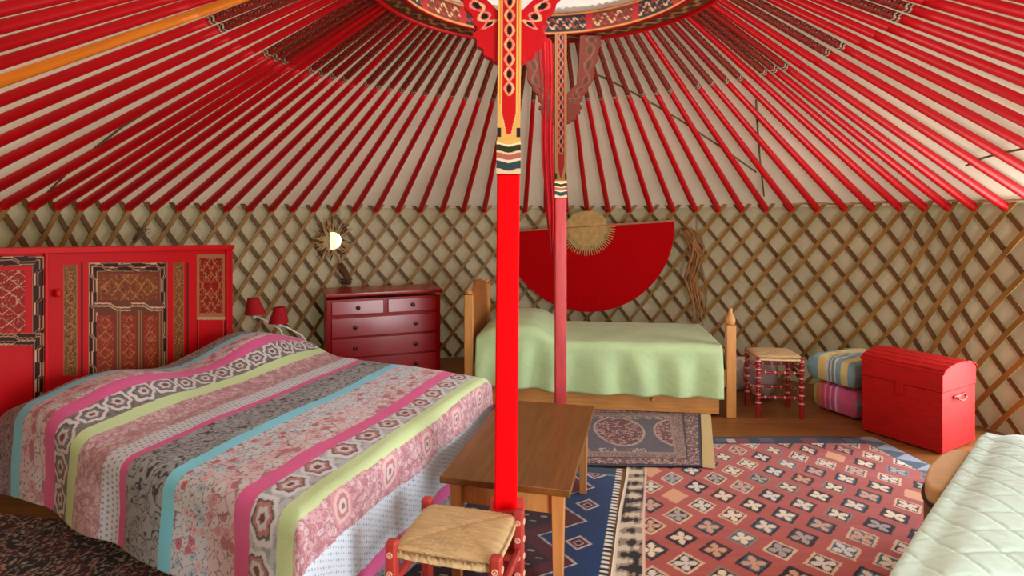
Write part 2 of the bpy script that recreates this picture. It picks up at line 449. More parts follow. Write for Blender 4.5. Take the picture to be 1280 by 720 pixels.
for nidx, A, B in POLES:
    if nidx in LMOWN: lab = LMOWN[nidx]
    else:
        near = min(LM, key=lambda q: (abs(q - nidx), q)); dlt = nidx - near
        lab = 'red roof pole, %s to the %s of %s' % (ORD[min(abs(dlt), 15) - 1], 'right' if dlt > 0 else 'left', LM[near])
    t = thing('roof_pole', lab, 'roof pole', tuple(A), 0, 'red roof poles' if nidx != ORANGE else None)
    D = B - A; Ln = np.linalg.norm(D)
    t.rotation_euler = (0, -math.asin(D[2] / Ln), atan2(D[1], D[0]))
    t.scale = (Ln / L0, 1, 1)
    link('shaft', me_orange if nidx == ORANGE else me_shaft, None, t)
    pk_ = abs(phi_n(nidx)); kind_ = 0 if pk_ < 0.62 else (nidx * 7) % 5
    if nidx == ORANGE: link('upper_end', me_paint_or, None, t)
    elif kind_ in (0, 2) or (kind_ == 1 and pk_ < 1.0): link('painted_end', me_paint, None, t)
    elif kind_ == 4 and pk_ < 1.35: link('painted_end', me_paint_dim, None, t)
    else: link('upper_end', me_paint_plain, None, t)

# ---------------------------------------------------------------- crown ring
t = thing('crown_ring', 'round painted wooden crown ring at the top of the roof', 'crown ring', (CC[0], CC[1], 2.613))
nu = 420; prof = []
for (r0, z0, r1, z1, k) in ((0.74, 0.0, 0.885, 0.0, 8), (0.885, 0.0, 0.885, 0.13, 6), (0.885, 0.13, 0.74, 0.13, 4), (0.74, 0.13, 0.74, 0.0, 14)):
    for i in range(k): prof.append((r0 + (r1 - r0) * i / k, z0 + (z1 - z0) * i / k))
pr = np.array(prof); nv = len(pr)
th = np.linspace(0, 2 * pi, nu, endpoint=False)
V = np.stack([pr[None, :, 0] * np.sin(th)[:, None], pr[None, :, 0] * np.cos(th)[:, None], pr[None, :, 1] * np.ones((nu, 1))], -1)
arc = (th * 0.8)[:, None] * np.ones((1, nv)); zz = V[..., 2]; rad = np.hypot(V[..., 0], V[..., 1])
c = base(arc.shape, nrgb(150, 14, 18))
face = (rad < 0.745)
sec = np.floor(arc / 0.32)
prog = (arc / 0.32) % 1
fa = (zz - 0.065) / 0.05
wv = np.sin(arc / 0.10 * 2 * pi)
panel = face & (np.abs(fa) < 0.95) & (prog > 0.08) & (prog < 0.92)
c = mixc(c, panel & (sec % 2 == 0), nrgb(24, 20, 30)); c = mixc(c, panel & (sec % 2 == 1), nrgb(96, 34, 20))
c = mixc(c, panel & (np.abs(fa - 0.55 * wv) < 0.13), nrgb(200, 160, 120))
c = mixc(c, panel & (np.abs(fa + 0.55 * wv) < 0.12), nrgb(150, 50, 36))
c = mixc(c, face & (np.abs(np.abs(fa) - 1.05) < 0.12), nrgb(190, 130, 70))
under = (zz < 0.005)
f2 = (rad - 0.812) / 0.05
c = mixc(c, under & (np.abs(f2) < 0.9), nrgb(80, 42, 26)); c = mixc(c, under & (np.abs(f2 - 0.5 * wv) < 0.2), nrgb(170, 120, 70))
link('rim', fastmesh('rim', V.reshape(-1, 3), gridquads(nu, nv, wrapu=True, wrapv=True), c.reshape(-1, 3)), M_paint, t)
mold = MB(); 
mold.tube([(0.885 * sin(a), 0.885 * cos(a), 0.0) for a in np.linspace(0, 2 * pi, 97)], 0.014, 8)
mold.build('lower_moulding', M_red, t, smooth=True)

# ---------------------------------------------------------------- centre poles
def shape_cols_upper(X, Z, W, zb):
    c_ = X / (W / 2)                                # -1..1 across
    col = base(X.shape, nrgb(226, 132, 44))
    s = Z - zb
    core = np.where(s < 0.10, 0.12 + 0.5 * np.clip(s / 0.10, 0, 1) ** 1.2, 0.62)
    col = mixc(col, np.abs(c_) > 0.86, nrgb(238, 190, 110))
    col = mixc(col, (s < 0.13), nrgb(226, 176, 96))
    col = mixc(col, (np.abs(c_) < core + 0.08) & (s > 0.02), nrgb(236, 196, 120))
    col = mixc(col, (np.abs(c_) < core) & (s > 0.02), nrgb(205, 14, 20))
    wv_ = np.sin((s - 0.16) / 0.105 * 2 * pi)
    ch = (s > 0.16)
    col = mixc(col, ch & (np.abs(c_ - 0.36 * wv_) < 0.11), nrgb(238, 186, 140))
    col = mixc(col, ch & (np.abs(c_ + 0.36 * wv_) < 0.11), nrgb(232, 150, 120))
    col = mixc(col, ch & (np.abs(c_) < 0.20) & (np.abs(wv_) > 0.75), nrgb(20, 18, 22))
    col = mixc(col, (np.abs(c_) > 0.68) & (s > 0.01) & (s < 0.045), nrgb(40, 28, 26))
    return col
def box_grid(W, z0, z1, nz, nx, func, grow=0.0):
    """square post section z0..z1 with a fine grid on its four faces"""
    zs = np.linspace(z0, z1, nz); xs = np.linspace(-W / 2, W / 2, nx)
    per = []
    for k in range(4):
        a = k * pi / 2
        for x in xs[:-1]:
            px, py = x, -W / 2
            per.append((px * cos(a) - py * sin(a), px * sin(a) + py * cos(a), x))
    per = np.array(per); npz = len(per)
    V = np.zeros((nz, npz, 3)); V[..., 0] = per[None, :, 0]; V[..., 1] = per[None, :, 1]; V[..., 2] = zs[:, None]
    X = per[None, :, 2] * np.ones((nz, 1))
    c_ = func(X, V[..., 2])
    Q = gridquads(nz, npz, wrapv=True, flip=True)
    return V.reshape(-1, 3), Q, c_.reshape(-1, 3)
OUT = [(0.0, 2.03), (.04, 2.05), (.08, 2.07), (.108, 2.105), (.13, 2.14), (.12, 2.18), (.15, 2.235), (.188, 2.294), (.22, 2.42), (.24, 2.52), (.25, 2.585)]
INN = [(0.0, 2.036), (0, 2.10), (0, 2.14), (0, 2.18), (0, 2.21), (.03, 2.225), (.055, 2.25), (.10, 2.294), (.112, 2.42), (.115, 2.52), (.118, 2.585)]
def wing_mesh(s, tint=1.0):
    nt_, nw = 150, 26
    tt = np.linspace(0, len(OUT) - 1, nt_); ii = np.arange(len(OUT))
    ox = np.interp(tt, ii, [p[0] for p in OUT]); oz = np.interp(tt, ii, [p[1] for p in OUT])
    ix = np.interp(tt, ii, [p[0] for p in INN]); iz = np.interp(tt, ii, [p[1] for p in INN])
    # scalloped edge
    ox = ox + 0.006 * np.sin(tt * 2 * pi * 1.0)
    f = np.linspace(0, 1, nw)
    X = ix[:, None] + (ox - ix)[:, None] * f; Z = iz[:, None] + (oz - iz)[:, None] * f
    al = tt[:, None] * 0.045 + 0 * X; ac = (f * 2 - 1)[None, :] * np.ones_like(X)
    c_ = base(X.shape, nrgb(206, 14, 30))
    wv_ = np.sin(al / 0.075 * 2 * pi)
    up = (tt[:, None] > 4.2) & np.ones_like(X, bool)
    c_ = mixc(c_, up & (np.abs(ac - 0.1 - 0.42 * wv_) < 0.14), nrgb(240, 190, 150))
    c_ = mixc(c_, up & (np.abs(ac - 0.1 + 0.42 * wv_) < 0.11), nrgb(236, 140, 130))
    c_ = mixc(c_, up & (np.abs(ac - 0.1) < 0.26) & (np.abs(wv_) > 0.72), nrgb(26, 22, 24))
    if np.ndim(tint): c_ = mixc(c_, 0.72, nrgb(150, 88, 48))
    th_ = 0.024
    Vf = np.stack([s * X, np.full_like(X, -th_), Z], -1).reshape(-1, 3); Vb = Vf + np.array([0, 2 * th_, 0])
    n_ = nt_ * nw
    fq = gridquads(nt_, nw, 0, flip=(s < 0)); bq = gridquads(nt_, nw, n_, flip=(s > 0))
    idx = list(range(0, nw)) + [i * nw + nw - 1 for i in range(1, nt_)] + [(nt_ - 1) * nw + j for j in range(nw - 2, -1, -1)] + [i * nw for i in range(nt_ - 2, 0, -1)]
    sk = np.array([(idx[i], idx[(i + 1) % len(idx)], n_ + idx[(i + 1) % len(idx)], n_ + idx[i]) for i in range(len(idx))])
    return fastmesh('bracket', np.concatenate([Vf, Vb]), np.concatenate([fq, bq, sk]), np.concatenate([c_.reshape(-1, 3)] * 2) * tint, smooth=False)
def centre_pole(label, X, Y, W, zb0, zb1, lowmat, plinth, lean=0.0, tint=1.0):
    t = thing('centre_pole', label, 'centre pole', (X, Y, 0.009 if plinth else 0.0135))
    t.rotation_euler = (0, lean, 0)
    b = MB(); b.box((0, 0, (zb0 + 0.012) / 2), (W, W, zb0 - 0.012)); b.build('shaft', lowmat, t, bevel=0.008)
    def band(Xc, Z):
        c_ = base(Xc.shape, nrgb(228, 180, 100)); zz = (Z - zb0) / (zb1 - zb0) + 0.035 * np.cos(Xc / W * 2 * pi)
        for a_, b_, cl in ((-.2, .13, (226, 196, 160)), (.13, .36, (48, 66, 72)), (.36, .44, (232, 214, 190)), (.44, .60, (176, 100, 86)), (.60, .66, (228, 205, 160)), (.66, .84, (44, 50, 26)), (.84, .9, (236, 224, 180))):
            c_ = mixc(c_, (zz > a_) & (zz <= b_), nrgb(*cl))
        return c_
    V, Q, c_ = box_grid(W + 0.004, zb0, zb1, 90, 18, band)
    link('painted_bands', fastmesh('painted_bands', V, Q, c_, smooth=False), M_paint, t)
    V, Q, c_ = box_grid(W, zb1, 2.595, 420, 34, lambda a, z: shape_cols_upper(a, z, W, zb1))
    link('painted_top', fastmesh('painted_top', V, Q, c_ * tint, smooth=False), M_paint, t)
    for s in (-1, 1): link('bracket', wing_mesh(s, tint), M_paint, t)
    if plinth:
        b = MB(); b.box((0.004, 0, 0.2155), (0.128, 0.118, 0.43)); b.build('plinth', mat('faded_red_paint', rgb(190, 62, 58), 0.5, 0.1, 30, 0.12, 6), t, bevel=0.006)
    else:
        b = MB(); b.box((0, 0, 0.03), (0.11, 0.11, 0.04)); b.build('plinth', lowmat, t, bevel=0.006)
    return t
M_bright = mat('bright_red_paint', rgb(240, 0, 10), 0.65, 0.04, 30, 0.04, 6, coat=0.0, spec=0.08)
M_fade = mat('worn_pink_red_paint', rgb(196, 60, 66), 0.45, 0.1, 40, 0.2, 5, stretch=(6, 6, 0.8))
centre_pole('bright red centre pole standing in front of the coffee table', -0.026, 2.12, 0.083, 1.643, 1.765, M_bright, True, 0.008)
centre_pole('faded red centre pole standing behind the table beside the pine bed', 0.297, 3.53, 0.070, 1.598, 1.70, M_fade, False, tint=np.array([0.30, 0.24, 0.26]))  # far pole's painted top and brackets toned darker and browner

# red cloth hanging beside the far pole
nu, nv = 50, 22
u = np.linspace(0, 1, nu)[:, None] * np.ones((1, nv)); v = np.linspace(-1, 1, nv)[None, :] * np.ones((nu, 1))
hw = np.interp(u, [0, .15, .5, .85, 1], [.045, .04, .035, .028, .005])
Xc = 0.205 + 0.035 * u + hw * v + 0.006 * np.sin(u * 9); Yc = 3.50 + 0.014 * np.sin(v * 7 + u * 3); Zc = 2.60 - 1.28 * u - 0.05 * np.abs(v)
Vf = np.stack([Xc, Yc, Zc], -1).reshape(-1, 3)
sc_ = link('hanging_scarf', fastmesh('hanging_scarf', Vf, gridquads(nu, nv)), mat('sheer_red_cloth', rgb(204, 22, 36), 0.7, 0.3, 40, 0.15, 10, trans=0.35))
sc_.modifiers.new('thick', 'SOLIDIFY').thickness = 0.003
tag(sc_, 'thin red scarf hanging beside the far centre pole', 'scarf')

# ---------------------------------------------------------------- draped cloth
def drape(name, corner, eu, ev, LU, LV, du0, du1, dv0, dv1, htop, hfun, colfun, m, res, rr_=0.07, flare=0.06, parent=None, seed=1, wob=0.014, wf=11):
    """cloth over a bed top: corner + u*eu + v*ev; drops du0,du1 (u<0, u>LU) and dv0,dv1"""
    us = np.arange(-du0, LU + du1 + 1e-6, res); vs = np.arange(-dv0, LV + dv1 + 1e-6, res)
    U, Vv = np.meshgrid(us, vs, indexing='ij')
    def fold(t, L):
        d = np.maximum(np.maximum(-t, t - L), 0); sg = np.where(t < 0, -1.0, np.where(t > L, 1.0, 0.0))
        arc_ = rr_ * pi / 2
        th_ = np.clip(d / rr_, 0, pi / 2)
        out = rr_ * np.sin(th_); dr = rr_ * (1 - np.cos(th_)) + np.maximum(d - arc_, 0)
        out = out + np.maximum(d - arc_, 0) * flare
        return np.clip(t, 0, L), sg, out, dr, d
    cu, su, ou, dru, ddu = fold(U, LU); cv, sv, ov, drv, ddv = fold(Vv, LV)
    drop = np.maximum(dru, drv) + 0.25 * np.minimum(dru, drv)
    side = sstep(0.05, 0.25, np.maximum(ddu, ddv))
    alongc = np.where(ddu > ddv, Vv, U)
    wave = wob * np.sin(alongc * wf + 2.5 * vnoise(alongc * 3, drop * 2, seed)) * side
    Xl = cu + su * (ou + np.where(ddu > ddv, wave, 0)); Yl = cv + sv * (ov + np.where(ddv >= ddu, wave, 0))
    H = hfun(np.clip(U, -0.1, LU + 0.1), np.clip(Vv, -0.1, LV + 0.1)) * 1.0
    Z = htop + H * (1 - np.clip(drop / 0.5, 0, 1)) - drop
    Z = np.maximum(Z, 0.03)
    X = corner[0] + Xl * eu[0] + Yl * ev[0]; Y = corner[1] + Xl * eu[1] + Yl * ev[1]
    Pn = np.stack([X, Y, Z], -1).reshape(-1, 3)
    cl = colfun(U, Vv).reshape(-1, 3) if colfun else None
    cross = eu[0] * ev[1] - eu[1] * ev[0]
    o = link(name, fastmesh(name, Pn, gridquads(U.shape[0], U.shape[1], flip=(cross < 0)), cl), m, parent)
    so = o.modifiers.new('thick', 'SOLIDIFY'); so.thickness = 0.008; so.offset = 1
    return o

# ---------------------------------------------------------------- double bed + quilt
BN = np.array(P(379, 637, 0.6)); BF = np.array(P(600, 476, 0.6))
BN = np.array([-0.665, 1.795]); ev = np.array([0.326, 0.945]); ev /= np.linalg.norm(ev); evp = np.array([0.891, -0.454]); evp /= np.linalg.norm(evp)
BL = 1.76; BW = 1.47
HNc = BN - evp * BL                                # near corner at the head
def quilt_h(U, V):
    s = BL - U                                      # distance from the foot
    hd = sstep(1.02, 1.42, s) * (1 - 0.55 * sstep(1.62, 1.85, s))
    pil = np.exp(-((V - 0.28) / 0.30) ** 2) * 0.8 + np.exp(-((V - 1.15) / 0.33) ** 2)
    pil = 0.35 * hd + hd * pil
    wr = 0.018 * (fbm(U * 4, V * 3, 11) - 0.45) + 0.006 * (fbm(U * 13, V * 9, 4) - 0.45)
    edge = -0.02 * (np.exp(-(U / 0.2) ** 2))
    return 0.125 * pil + wr + edge
C_PINK = nrgb(212, 92, 150); C_BLUE = nrgb(124, 208, 236); C_LIME = nrgb(190, 212, 160)
def quilt_col(U, V):
    q = BL - U                                      # q: 0 at the foot edge, negative on the foot drop
    q = q + 0.008 * np.sin(V * 6 + U * 2)
    q = q + 0.15 * sstep(1.36, 1.6, q) * np.clip(V / 1.47, 0, 1)
    sh = q.shape
    n1 = fbm(q * 22, V * 22, 2); n2 = fbm(q * 60, V * 60, 8)
    wx = q + 0.02 * (vnoise(q * 14, V * 14, 1) - .5); wy = V + 0.02 * (vnoise(q * 14, V * 14, 6) - .5)
    def squig(ground, ink, f=26, thr=0.26, seed=3):
        c = base(sh, ground); k = np.abs(np.sin(fbm(wx * f, wy * f, seed, 2) * 22))
        c = mixc(c, n2 > 0.52, ground * 0.72)
        return mixc(c, k < thr, ink)
    def cells(ground, inks, outline, f, seed, fill=0.45, ow=0.06):
        c = base(sh, ground); f1, f2, cid = worley(wx * f, wy * f, seed)
        for i, ink in enumerate(inks):
            c = mixc(c, (cid > i / len(inks) * fill) & (cid <= (i + 1) / len(inks) * fill) & (f1 < 0.42), ink)
        c = mixc(c, (f2 - f1) < ow, outline)
        return mixc(c, f1 < 0.10, outline)
    def chain(ground, ring, hole, per, mid, half, seed=0):
        c = base(sh, ground); ph_ = ((wy / per) % 1 - 0.5) * per; dd = np.hypot(ph_, (wx - mid - 0.01) * 1.0) * (1 + 0.10 * np.sin(6 * np.arctan2(ph_, wx - mid - 0.01)))
        c = mixc(c, n2 > 0.5, ground * 0.7)
        c = mixc(c, dd < half * 0.95, ring); c = mixc(c, dd < half * 0.70, nrgb(90, 84, 90)); c = mixc(c, dd < half * 0.58, hole)
        c = mixc(c, (dd < half * 0.40), ring * 0.9); c = mixc(c, dd < half * 0.2, nrgb(120, 60, 66))
        return c
    white = nrgb(216, 218, 226)
    grey = squig(nrgb(150, 154, 160), nrgb(60, 54, 62), 20, 0.34)
    dgrey = squig(nrgb(140, 130, 134), nrgb(58, 48, 54), 30, 0.36, 7)
    floral = cells(nrgb(204, 210, 222), [nrgb(196, 84, 104), nrgb(224, 170, 184), nrgb(164, 190, 212)], nrgb(104, 82, 92), 26, 4, 0.42, 0.05)
    pinkfl = cells(nrgb(222, 196, 204), [nrgb(190, 82, 102), nrgb(212, 136, 152), white], nrgb(126, 74, 86), 20, 9, 0.72, 0.05)
    rose = cells(nrgb(200, 150, 158), [nrgb(178, 104, 116), nrgb(214, 182, 186)], nrgb(150, 84, 96), 38, 12, 0.8, 0.09)
    dots = base(sh, nrgb(206, 210, 222))
    dd = ((q / 0.028) % 1 - .5) ** 2 + (((V / 0.022) + np.floor(q / 0.028) * 0.5) % 1 - .5) ** 2 * 0.8
    dots = mixc(dots, dd < 0.045, nrgb(130, 138, 158))
    lace = chain(nrgb(120, 112, 116), nrgb(206, 202, 202), nrgb(120, 112, 118), 0.115, 1.25, 0.060)
    circ = chain(nrgb(176, 180, 190), nrgb(204, 206, 214), nrgb(176, 120, 118), 0.15, 0.095, 0.072)
    wdots = base(sh, nrgb(206, 220, 234)); dash = (((q / 0.02) + np.floor(V / 0.014) * 0.37) % 1)
    wdots = mixc(wdots, (dash < 0.3) & (((V / 0.014) % 1) < 0.35), nrgb(120, 144, 178))
    pais = rose.copy()
    _py = ((wy / 0.30) % 1 - .5) * 0.30; _px = wx + 0.105; pd = np.maximum(np.abs(_py + 0.3 * _px) * 1.15, np.abs(_px - 0.2 * _py)) * 0.6 + 0.4 * np.hypot(_py, _px)
    for r0, cl in ((0.058, nrgb(206, 128, 136)), (0.048, nrgb(214, 180, 180)), (0.034, nrgb(176, 96, 106)), (0.022, nrgb(216, 196, 192)), (0.010, nrgb(120, 70, 74))): pais = mixc(pais, pd < r0, cl)
    greyer = nrgb(166, 160, 166)
    floral, pinkfl, rose, pais, dgrey = [mixc(a_, np.full(sh, k_), greyer) for a_, k_ in ((floral, .2), (pinkfl, .3), (rose, .3), (pais, .25), (dgrey, .1))]
    out = base(sh, nrgb(128, 118, 116))
    segs = [(-9, -0.43, dgrey), (-0.43, -0.365, base(sh, C_PINK)), (-0.365, -0.185, wdots), (-0.185, -0.045, pais), (-0.045, 0.03, base(sh, C_LIME)), (0.03, 0.155, circ), (0.155, 0.23, base(sh, C_PINK)),
            (0.23, 0.37, pinkfl), (0.37, 0.535, floral), (0.535, 0.60, base(sh, C_BLUE)), (0.60, 0.82, grey), (0.82, 0.865, base(sh, C_PINK)), (0.865, 0.975, dots), (0.975, 1.135, rose),
            (1.135, 1.195, base(sh, C_LIME)), (1.195, 1.31, lace), (1.31, 1.385, base(sh, C_PINK)), (1.385, 1.56, pinkfl), (1.56, 1.63, base(sh, C_BLUE)), (1.63, 1.80, dgrey), (1.80, 9, base(sh, C_LIME))]
    for a_, b_, cl in segs: out = np.where(((q > a_) & (q <= b_))[..., None], cl, out)
    return out
q = drape('patchwork_quilt', HNc, evp, ev, BL, BW, 0.05, 0.545, 0.35, 0.42, 0.60, quilt_h, quilt_col, M_cloth, 0.0046, 0.055, 0.03, seed=3, wob=0.012)
tag(q, 'striped patchwork quilt in pink, blue, lime and grey spread over the double bed', 'quilt')

bed = thing('double_bed', 'double bed with a carved red panel head standing under the patchwork quilt', 'bed', (HNc[0], HNc[1], 0), atan2(evp[1], evp[0]))
def in_bed(p):                                      # world xy -> bed local xy
    dx = p[0] - HNc[0]; dy = p[1] - HNc[1]; a = -atan2(evp[1], evp[0])
    return (dx * cos(a) - dy * sin(a), dx * sin(a) + dy * cos(a))
ax = in_bed(HNc + ev)                               # local direction of the bed's width
def loc_uv(u, v): return (u + ax[0] * v, ax[1] * v)
b = MB(); ins = 0.06
b.prism([loc_uv(ins, ins), loc_uv(BL - ins, ins), loc_uv(BL - ins, BW - ins), loc_uv(ins, BW - ins)], 'z', 0.34, 0.55); b.build('mattress', M_mattress, bed, bevel=0.04, seg=3)
b = MB(); b.prism([loc_uv(ins, ins), loc_uv(BL - ins, ins), loc_uv(BL - ins, BW - ins), loc_uv(ins, BW - ins)], 'z', 0.22, 0.335); b.build('frame', M_red, bed, bevel=0.005)
for (u_, v_) in ((.3, .3), (BL - .3, .3), (.3, BW - .3), (BL - .3, BW - .3)):
    p = loc_uv(u_, v_); b = MB(); b.box((p[0], p[1], 0.117), (.07, .07, .206)); b.build('leg', M_red, bed, bevel=0.004)

# carved head panel: a board along ev, its top line as measured at both ends
hp0 = HNc - evp * 0.10; T0, T1 = -0.34, 1.33
z_at = lambda tt: np.interp(tt, [0.02, 1.32], [1.352, 1.290])
def xt(px):                                         # photo column -> distance along the board
    m = (px - CX) / F
    return (hp0[0] - m * hp0[1]) / (m * ev[1] - ev[0])
def tz(px, py):
    tt = xt(px); Yd = hp0[1] + ev[1] * tt
    return tt, EYE - (py - HY) * Yd / F
res = 0.0038
ts = np.arange(T0, T1 + 1e-6, res); fz = np.linspace(0, 1, 284)
TT = ts[:, None] * np.ones((1, len(fz))); ZZ = 0.26 + (z_at(ts)[:, None] - 0.26) * fz[None, :]
col = base(TT.shape, nrgb(180, 2, 14))
CREAM = nrgb(206, 160, 128); DK = nrgb(44, 12, 14); GOLD = nrgb(160, 104, 54); BRN = nrgb(104, 44, 24)
def tilt(tt): return z_at(tt) - z_at(0.5)
def rect(c, x0, y0, x1, y1):
    """photo rectangle -> (u 0..1 across, w 0..1 down) and mask, measured on the board"""
    a, zt0 = tz(x0, y0); b_, zt1 = tz(x1, y0); _, zb0_ = tz(x0, y1); _, zb1_ = tz(x1, y1)
    u = (TT - a) / (b_ - a); zt = zt0 + (zt1 - zt0) * u; zb = zb0_ + (zb1_ - zb0_) * u
    w = (zt - ZZ) / (zt - zb)
    return u, w, (u > 0) & (u < 1) & (w > 0) & (w < 1), abs(b_ - a), float(np.mean(np.abs(zt - zb)))
def key_border(c, rc, bw):
    """dark border with a stepped double cream line"""
    u, w, m, W_, H_ = rc
    du = np.minimum(u, 1 - u) * W_; dw = np.minimum(w, 1 - w) * H_; e = np.minimum(du, dw)
    vert = du < dw; al = np.where(vert, w * H_, u * W_)
    ring = m & (e < bw)
    c = mixc(c, ring, DK)
    st = ((al / 0.16) % 1); slope = np.clip((st - 0.42) / 0.16, 0, 1)
    off = bw * (0.28 + 0.40 * slope)
    for dlt in (-0.12, 0.12): c = mixc(c, ring & (np.abs(e - off - dlt * bw) < 0.0024), CREAM)
    c = mixc(c, ring & ((np.abs(e - 0.003) < 0.002) | (np.abs(e - bw + 0.003) < 0.002)), CREAM * 0.6)
    return c
def arabesque(c, rc, ground, ink, f=30, thr=0.2, mx=0.0, my=0.0, seed=3):
    u, w, m, W_, H_ = rc
    us = np.abs(u - 0.5) * W_; ws = np.abs(w - 0.5) * H_
    mm = m & (u > mx) & (u < 1 - mx) & (w > my) & (w < 1 - my)
    c = mixc(c, mm, ground)
    k = np.abs(np.sin(fbm(us * f, ws * f, seed, 2) * 19)); c = mixc(c, mm & (k < thr * 1.8), DK)
    k2 = np.minimum(np.abs(np.sin((us + ws) * 42)), np.abs(np.sin((us - ws) * 42 + 0.6)))
    lozenge = np.abs(u - .5) * 2 + np.abs(w - .5) * 1.4 < 0.95
    c = mixc(c, mm & lozenge & (k2 < 0.13), ink)
    return mixc(c, mm & (k < thr), ink)
# outer left panel, with a lower plain field
r1 = rect(col, -60, 320, 56, 432); col = arabesque(col, r1, nrgb(140, 14, 18), CREAM, 22, 0.12, 0.24, 0.16); col = key_border(col, r1, 0.055)
r1 = rect(col, -60, 416, 56, 520); col = key_border(col, r1, 0.05)
_, _, mm, _, _ = rect(col, -60, 438, 40, 520); col = mixc(col, mm, nrgb(182, 4, 16))
# thin carved strips
for (a0, b0, a1, b1, sd) in ((79, 331, 97, 470, 5), (217, 328, 230, 452, 8)):
    r1 = rect(col, a0, b0, a1, b1); col = mixc(col, r1[2], nrgb(120, 70, 36)); col = arabesque(col, r1, nrgb(112, 66, 34), GOLD, 46, 0.24, 0.08, 0.02, sd)
    e = np.minimum(r1[0], 1 - r1[0]) * r1[3]; col = mixc(col, r1[2] & (e < 0.006), GOLD * 0.7)
for x_ in (101, 233): 
    _, _, mm, _, _ = rect(col, x_, 328, x_ + 3, 470); col = mixc(col, mm, nrgb(96, 8, 14))
# middle door panel
r1 = rect(col, 110, 328, 209, 480); col = mixc(col, r1[2], BRN); col = key_border(col, r1, 0.05)
r2 = rect(col, 121, 340, 200, 378); col = arabesque(col, r2, nrgb(112, 52, 22), GOLD, 34, 0.16, 0.03, 0.08, 6)
r2 = rect(col, 118, 377, 205, 390); col = mixc(col, r2[2], nrgb(90, 52, 34))
st = ((r2[0] * r2[3] / 0.2) % 1); off = 0.3 + 0.4 * np.clip((st - .4) / .2, 0, 1)
for dl in (-.13, .13): col = mixc(col, r2[2] & (np.abs(r2[1] - off - dl) < 0.07), CREAM)
for (a0, a1, sd) in ((119, 144, 3), (151, 171, 4), (179, 197, 5)):
    r2 = rect(col, a0, 392, a1, 470); col = arabesque(col, r2, nrgb(134, 40, 24), GOLD, 26, 0.14, 0.06, 0.03, sd)
for x_ in (146, 173, 199):
    r2 = rect(col, x_, 388, x_ + 5, 470); col = mixc(col, r2[2], nrgb(142, 96, 60)); col = mixc(col, r2[2] & (np.abs(r2[0] - .5) < .2), nrgb(92, 56, 34))
# right panel
r1 = rect(col, 246, 318, 281, 396); col = mixc(col, r1[2], nrgb(150, 96, 60)); col = arabesque(col, r1, nrgb(128, 16, 18), GOLD * 1.1, 30, 0.2, 0.08, 0.06, 7)
r1 = rect(col, 246, 396, 281, 470); e = np.minimum(r1[0], 1 - r1[0]) * r1[3]; col = mixc(col, r1[2] & (e < 0.012), nrgb(170, 120, 90)); col = mixc(col, r1[2] & (e < 0.008), DK)
col = mixc(col, r1[2] & (r1[1] < 0.05), nrgb(180, 140, 110))
lx = lambda tt, dd: (hp0[0] + ev[0] * tt + evp[0] * dd, hp0[1] + ev[1] * tt + evp[1] * dd)
lum = col.mean(-1)
emb = 0.004 * (lum > 0.2)
X1 = hp0[0] + ev[0] * TT + evp[0] * emb; Y1 = hp0[1] + ev[1] * TT + evp[1] * emb
a = -atan2(evp[1], evp[0])
def to_local(X, Y, Z):
    dx = X - HNc[0]; dy = Y - HNc[1]
    return np.stack([dx * cos(a) - dy * sin(a), dx * sin(a) + dy * cos(a), Z], -1).reshape(-1, 3)
Vf = to_local(X1, Y1, ZZ); Xb = hp0[0] + ev[0] * TT - evp[0] * 0.05; Yb = hp0[1] + ev[1] * TT - evp[1] * 0.05; Vb = to_local(Xb, Yb, ZZ)
nu, nv = TT.shape; n_ = nu * nv
idx = list(range(0, nv)) + [i * nv + nv - 1 for i in range(1, nu)] + [(nu - 1) * nv + j for j in range(nv - 2, -1, -1)] + [i * nv for i in range(nu - 2, 0, -1)]
sk = np.array([(idx[i], idx[(i + 1) % len(idx)], n_ + idx[(i + 1) % len(idx)], n_ + idx[i]) for i in range(len(idx))])
cb = base(TT.shape, nrgb(160, 10, 20))
hb_ = link('headboard', fastmesh('headboard', np.concatenate([Vf, Vb]), np.concatenate([gridquads(nu, nv, flip=False), gridquads(nu, nv, n_, flip=True), sk]), np.concatenate([col.reshape(-1, 3), cb.reshape(-1, 3)]), smooth=False), M_paint, bed)
hb_['label'] = 'tall red headboard with carved and painted panels'
# frame mouldings and knob (children of the headboard)
def board_bar(t0, z0, t1, z1, w_, name='moulding', m=M_red, d0=0.0, d1=0.016):
    b = MB(); n2 = np.array([t1 - t0, z1 - z0]); n2 /= np.linalg.norm(n2); pr_ = np.array([-n2[1], n2[0]]) * w_ / 2
    vs = []
    for dd in (d0, d1):
        for (s1, s2) in ((0, -1), (1, -1), (1, 1), (0, 1)):
            t_ = t0 + (t1 - t0) * s1 + pr_[0] * s2; z_ = z0 + (z1 - z0) * s1 + pr_[1] * s2
            X_, Y_ = lx(t_, dd); vs.append(to_local(np.array(X_), np.array(Y_), np.array(z_))[0])
    b.add(vs, [(0, 1, 2, 3), (7, 6, 5, 4), (0, 4, 5, 1), (1, 5, 6, 2), (2, 6, 7, 3), (3, 7, 4, 0)])
    return b.build(name, m, hb_, bevel=0.003)
board_bar(T0, float(z_at(T0)) - 0.0, T1, float(z_at(T1)) - 0.0, 0.03, 'top_moulding', d0=-0.055, d1=0.02)
for px_ in (57, 283): 
    t_, zz_ = tz(px_, 312); board_bar(t_, 0.27, t_, zz_, 0.018, 'upright')
t_, zz_ = tz(70, 366); X_, Y_ = lx(t_, 0.02); p_ = to_local(np.array(X_), np.array(Y_), np.array(zz_))[0]
b = MB(); b.lathe([(.002, -.02), (.012, -.016), (.018, 0), (.012, .016), (.002, .02)], 14, p_); b.build('knob', M_red, hb_, smooth=True)
